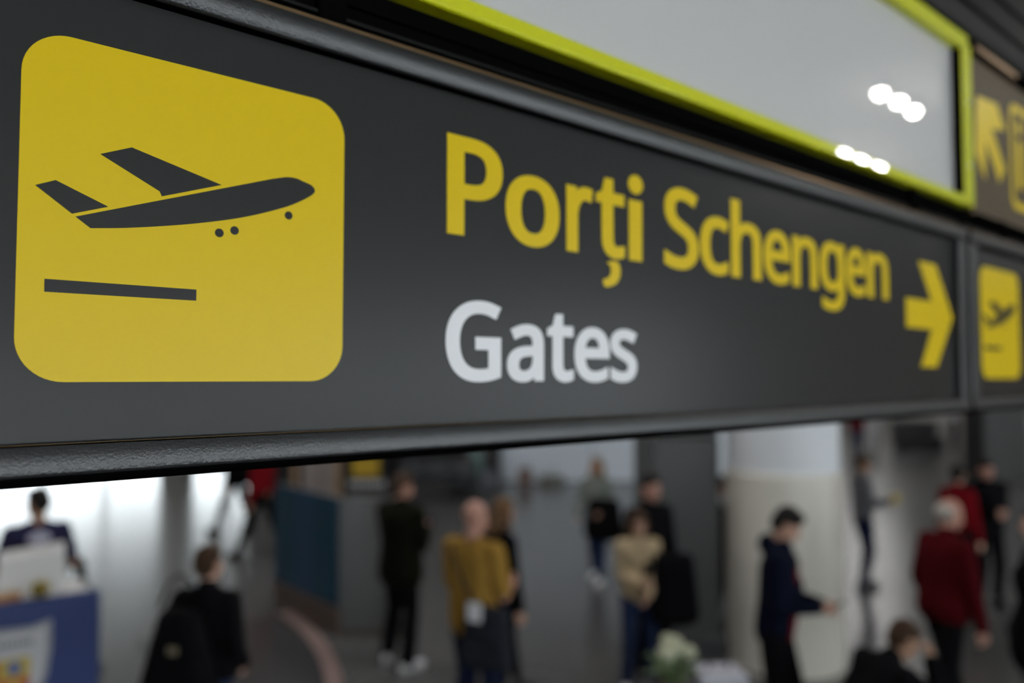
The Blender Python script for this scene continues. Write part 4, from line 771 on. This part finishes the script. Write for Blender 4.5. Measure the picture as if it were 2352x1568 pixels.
lathe('ball_body', [(0.055*math.sin(math.pi*i/12), -0.055*math.cos(math.pi*i/12)) for i in range(13)], m_ball_k, o, 20)
for k in range(3): bm = bmesh.new(); add_tube(bm, [(0.0555*math.cos(t)*math.cos(k*1.05), 0.0555*math.cos(t)*math.sin(k*1.05), 0.0555*math.sin(t)) for t in [2*math.pi*i/24 for i in range(25)]], 0.008, 6); link('stripe', bm_mesh('stripe', bm), m_ball_y, o, smooth=True)
o = on_counter('toy_box', 0.60, -0.14, rz=0.2); tag(o, 'small orange carton lying on the blue counter', 'box')
box('carton', (-0.08, -0.05, 0), (0.08, 0.05, 0.08), mat('orange_card', (0.42, 0.18, 0.03), rough=0.5), o, 0.004); box('lid_flap', (-0.08, -0.05, 0.08), (0.08, 0.052, 0.086), mat('cream_card', (0.5, 0.42, 0.33)), o)
o = on_counter('yellow_pennant', 0.90, -0.06, rz=0.1); tag(o, 'yellow pennant leaning at the left edge of the counter', 'pennant')
bm = bmesh.new(); V = [bm.verts.new(p) for p in ((-0.16, 0, 0), (0.20, 0, 0), (0.20, -0.05, 0.34), (-0.02, -0.05, 0.36), (-0.16, 0.012, 0), (0.20, 0.012, 0), (0.20, -0.038, 0.34), (-0.02, -0.038, 0.36))]
for f in ((0,1,2,3), (7,6,5,4), (0,4,5,1), (1,5,6,2), (2,6,7,3), (3,7,4,0)): bm.faces.new([V[i] for i in f])
link('cloth', bm_mesh('cloth', bm), mat('pennant_yellow', (0.55, 0.44, 0.06), rough=0.7), o); tube('pole', [(0.20, -0.03, 0), (0.21, -0.06, 0.42)], 0.008, m_white_lam, o)
o = on_counter('blue_cap', 0.80, -0.52, 1.02); tag(o, 'bright blue cap on a stand at the far left of the counter', 'cap')
lathe('stand', [(0.06, 0), (0.06, 0.01), (0.012, 0.02), (0.012, 0.56)], m_white_lam, o, 16); c_ = lathe('crown', [(0.10, 0.54), (0.098, 0.60), (0.075, 0.65), (0.03, 0.672), (0.0, 0.675)], mat('cap_blue', (0.03, 0.035, 0.33), rough=0.8), o, 20)
box('visor', (-0.07, 0.07, 0.54), (0.07, 0.18, 0.55), MATS['cap_blue'], c_, 0.004)
o = on_counter('orange_mug', 0.86, -0.30, 1.02); tag(o, 'orange cup at the left edge of the counter behind the pennant', 'cup')
lathe('cup', [(0.035, 0), (0.05, 0.12), (0.046, 0.12), (0.032, 0.01)], mat('cup_orange', (0.45, 0.24, 0.03), rough=0.4), o, 20); tube('handle', [(0.045, 0, 0.09), (0.085, 0, 0.075), (0.08, 0, 0.035), (0.04, 0, 0.03)], 0.007, MATS['cup_orange'], o)
# dark chair behind the counter
p = at_depth(160, 1400, 7.15); o = empty('office_chair', (p.x, p.y, 0), R(30)); tag(o, 'black office chair behind the right end of the blue counter', 'chair')
bm = bmesh.new(); 
for x in (-1, 1): _capsule(bm, (x*0.10, 0, 0.70), 0.05, (x*0.07, -0.03, 1.06), 0.045)
melt('backrest', bm, f_black, o, 0.014, 4); box('seat', (-0.22, 0.02, 0.46), (0.22, 0.46, 0.53), f_black, o, 0.03); tube('back_stem', [(0, 0.1, 0.47), (0, -0.06, 0.55), (0, -0.06, 0.74)], 0.02, m_frame_dark, o)
lathe('post', [(0.03, 0.08), (0.03, 0.46)], m_frame_dark, o, 12, (0, 0.24, 0))
for k in range(5): a_ = 2*math.pi*k/5; tube('foot', [(0, 0.24, 0.09), (0.27*math.cos(a_), 0.24+0.27*math.sin(a_), 0.045)], [0.025, 0.018], m_frame_dark, o); bm = bmesh.new(); _ellipsoid(bm, (0.27*math.cos(a_), 0.24+0.27*math.sin(a_), 0.03), (0.03, 0.03, 0.03)); link('castor', bm_mesh('castor', bm), m_black_shoe, o, smooth=True)

# ---- information desk: blue glass front on a brown plinth, grey metal return
C0 = Vector((-1.83, 8.45, 0)); C1 = Vector((-2.82, 9.6, 0)); dd = C1-C0; LL = dd.length; an = math.atan2(dd.y, dd.x)
e = empty('information_desk', C0, an); tag(e, 'information desk with a blue glass front and grey metal side', 'desk')
m_bglass = mat('teal_blue_glass', (0.003, 0.040, 0.075), rough=0.15, spec=0.25); m_bglass2 = mat('steel_blue_glass', (0.008, 0.045, 0.10), rough=0.15, spec=0.25); m_brown = mat('brown_plinth', (0.075, 0.05, 0.038), rough=0.5); m_steel = mat('brushed_grey_metal', (0.075, 0.075, 0.075), rough=0.35, metal=0.3, var=0.2, vscale=3)
box('plinth', (-0.02, -0.30, 0), (LL, 0.02, 0.29), m_brown, e, 0.006)
w3 = LL/3
for k, mm in enumerate((m_bglass, m_bglass2, m_bglass)): box('glass_panel', (k*w3+0.004, -0.012, 0.292), ((k+1)*w3-0.004, 0.012, 1.42), mm, e, 0.003)
for k in range(4): box('post', (min(k*w3, LL-0.03)-0.012, -0.05, 0.29), (min(k*w3, LL-0.03)+0.012, -0.014, 1.40), m_steel, e)
box('top_rail', (0, -0.06, 1.38), (LL, -0.012, 1.425), m_steel, e, 0.004)
# the grey side turns the corner to the right; built in the same local frame (local -y points behind the glass)
ca2 = -an
g = empty('side_wing'); g.parent = e; g.rotation_euler = (0, 0, ca2 + R(8))
for k in range(2): box('metal_panel', (0.01+k*0.34, -0.0, 0.05), (0.01+k*0.34+0.33, 0.04, 1.42), m_steel, g, 0.004)
box('kick_plate', (0.0, 0.01, 0), (0.68, 0.035, 0.05), m_brown, g)
# ---- beige shop kiosk behind the desk
p = at_depth(735, 1120, 13.5); e = empty('kiosk', (p.x, p.y, 0)); tag(e, 'beige framed kiosk behind the blue glass desk', 'kiosk')
m_tan = mat('tan_timber', (0.30, 0.20, 0.12), rough=0.5, var=0.2); m_rose = mat('rose_grey_panel', (0.26, 0.22, 0.21), rough=0.5)
for x in (-0.42, 0.30): box('post', (x-0.05, -0.06, 0), (x+0.05, 0.06, 2.6), m_tan, e, 0.005)
box('panel', (-0.36, -0.02, 0.05), (0.0, 0.02, 2.5), m_rose, e); box('panel', (0.03, -0.02, 0.05), (0.24, 0.02, 2.5), m_rose, e); box('dark_jamb', (-0.36, -0.035, 0.05), (-0.30, 0.0, 2.5), m_gap, e); box('header', (-0.5, -0.08, 2.5), (0.4, 0.08, 2.75), m_tan, e)
# ---- black stand with a yellow label in front of the shop
p = at_depth(845, 1115, 19.1); e = empty('advert_stand', (p.x, p.y, 0)); tag(e, 'black advertising stand with a yellow block and a pale line of print', 'stand')
box('stand_body', (-0.55, -0.08, 0.0), (0.55, 0.08, 1.7), m_shop, e, 0.02); box('yellow_block', (-0.36, -0.086, 0.34), (0.28, -0.08, 0.80), mat('label_yellow', (0.50, 0.33, 0.02)), e)
for k in range(9): box('print_stroke', (-0.44+k*0.098, -0.086, 0.10 + 0.02*(k % 2)), (-0.44+k*0.098+0.066, -0.08, 0.25 - 0.02*(k % 3 == 1)), mat('print_white', (0.6, 0.6, 0.62)), e)
# ---- black waiting bench with bags by the shop front
p = at_depth(1010, 1100, 17.5); e = empty('waiting_bench', (p.x, p.y, 0), R(14)); tag(e, 'black waiting bench of three seats in front of the shop', 'bench')
for k in range(3):
    box('seat', (-0.84+k*0.57, -0.25, 0.40), (-0.84+k*0.57+0.53, 0.22, 0.45), m_leather, e, 0.015); box('backrest', (-0.84+k*0.57, 0.20, 0.48), (-0.84+k*0.57+0.53, 0.26, 0.88), m_leather, e, 0.015)
box('beam', (-0.86, -0.03, 0.34), (0.88, 0.03, 0.40), m_frame_dark, e)
for x in (-0.7, 0.7): box('leg', (x-0.03, -0.26, 0), (x+0.03, 0.24, 0.34), m_frame_dark, e, 0.005)
def suitcase(label, x, y, w, d_, h, m, rz=0.0):
    e = empty('suitcase', (x, y, 0), rz); tag(e, label, 'suitcase')
    b_ = box('shell', (-w/2, -d_/2, 0.05), (w/2, d_/2, h), m, e, 0.03, seg=3)
    for k in range(3): box('ridge', (-w/2+w*(k+1)/4-0.012, -d_/2-0.006, 0.12), (-w/2+w*(k+1)/4+0.012, -d_/2+0.004, h-0.08), m, e)
    for sx in (-1, 1):
        for sy in (-1, 1): o = lathe('wheel', [(0.026, -0.012), (0.026, 0.012)], m_black_shoe, e, 12, (sx*(w/2-0.05), sy*(d_/2-0.04), 0.026)); o.rotation_euler = (0, R(90), 0)
    tube('handle', [(-0.07, 0, h-0.01), (-0.07, 0, h+0.22), (0.07, 0, h+0.22), (0.07, 0, h-0.01)], 0.009, m_frame_dark, e)
p = at_height(1050, 1136, 0); suitcase('dark suitcase standing by the black waiting bench', p.x, p.y, 0.42, 0.26, 0.62, m_leather)
p = at_height(1122, 1128, 0); suitcase('grey suitcase at the feet of the far person in teal trousers', p.x, p.y, 0.40, 0.26, 0.50, mat('grey_shell', (0.10, 0.10, 0.12), rough=0.4))
p = at_height(1206, 1118, 0); suitcase('reddish brown suitcase in front of the pale panelled wall', p.x, p.y, 0.30, 0.24, 0.46, mat('brown_shell', (0.14, 0.07, 0.05), rough=0.5))
p = at_height(1268, 1112, 0); suitcase('low olive suitcase near the pale panelled wall', p.x, p.y, 0.60, 0.28, 0.22, mat('olive_shell', (0.16, 0.16, 0.12), rough=0.5))
# ---- white suitcase and a planter of pale flowers at the lower edge
p = at_depth(1650, 1560, 5.72); suitcase('white suitcase at the foot of the white column', p.x, p.y, 0.36, 0.28, 0.64, mat('white_shell', (0.50, 0.50, 0.56), rough=0.35), 0.1)
p = at_depth(1545, 1500, 5.7); e = empty('flower_planter', (p.x, p.y, 0)); tag(e, 'black planter with a mound of pale green flowers in front of the dark column', 'planter')
box('pot', (-0.15, -0.15, 0), (0.15, 0.15, 0.52), m_shop, e, 0.015); lathe('soil', [(0.135, 0.515), (0.135, 0.525)], m_brown, e, 16)
m_petal = mat('pale_petals', (0.52, 0.53, 0.38), rough=0.7, var=0.25, vscale=30); m_leaf = mat('planter_leaf', (0.10, 0.15, 0.06), rough=0.6)
rnd = random.Random(4)
for k in range(11):
    a_, rr = rnd.uniform(0, 2*math.pi), 0.13*math.sqrt(rnd.random()); x, y, z = rr*math.cos(a_), rr*math.sin(a_), 0.76 + 0.09*(1-rr/0.13) + rnd.uniform(-0.02, 0.02)
    st = tube('stem', [(x*0.4, y*0.4, 0.52), (x*0.8, y*0.8, z-0.1), (x, y, z)], 0.004, m_leaf, e, 5)
    bm = bmesh.new()
    for j in range(16):
        t = math.acos(1-1.6*(j+0.5)/16); ph = j*2.4; n = Vector((math.sin(t)*math.cos(ph), math.sin(t)*math.sin(ph), math.cos(t))); _ellipsoid(bm, Vector((x, y, z)) + n*0.036, (0.020, 0.020, 0.012), n.to_track_quat('Z', 'Y').to_matrix(), 6, 4)
    link('blossom', bm_mesh('blossom', bm), m_petal, st, smooth=True)
for k in range(12):
    a_ = 2*math.pi*k/12 + 0.2; r0, r1 = 0.07, 0.21; z0, z1 = 0.56, 0.64 + 0.04*(k % 3)
    bm = bmesh.new(); c_, s_ = math.cos(a_), math.sin(a_); pts = []
    for t, w_ in ((0, 0.008), (0.35, 0.035), (0.7, 0.03), (1, 0.003)):
        r_, z_ = r0+(r1-r0)*t, z0+(z1-z0)*math.sin(t*2.2)/0.9; pts.append((bm.verts.new((r_*c_-w_*s_, r_*s_+w_*c_, z_)), bm.verts.new((r_*c_+w_*s_, r_*s_-w_*c_, z_)), bm.verts.new((r_*c_, r_*s_, z_-0.006))))
    for A_, B_ in zip(pts, pts[1:]): bm.faces.new((A_[0], A_[2], B_[2], B_[0])); bm.faces.new((A_[2], A_[1], B_[1], B_[2])); bm.faces.new((A_[1], A_[0], B_[0], B_[1]))
    link('leaf', bm_mesh('leaf', bm), m_leaf, e)
# ---- far seats behind the neighbour sign
p = at_height(2110, 1030, 0); e = empty('waiting_bench', (p.x, p.y, 0), R(5)); tag(e, 'far row of black seats seen under the neighbour sign', 'bench')
for k in range(3): box('seat', (-0.9+k*0.6, -0.3, 0.38), (-0.9+k*0.6+0.56, 0.25, 0.46), m_leather, e, 0.015); box('backrest', (-0.9+k*0.6, 0.22, 0.48), (-0.9+k*0.6+0.56, 0.30, 1.0), m_leather, e, 0.015)
for x in (-0.7, 0.7): box('leg', (x-0.03, -0.3, 0), (x+0.03, 0.28, 0.38), m_frame_dark, e, 0.005)
box('base_panel', (-0.88, -0.22, 0.02), (0.86, 0.20, 0.37), m_shop, e)
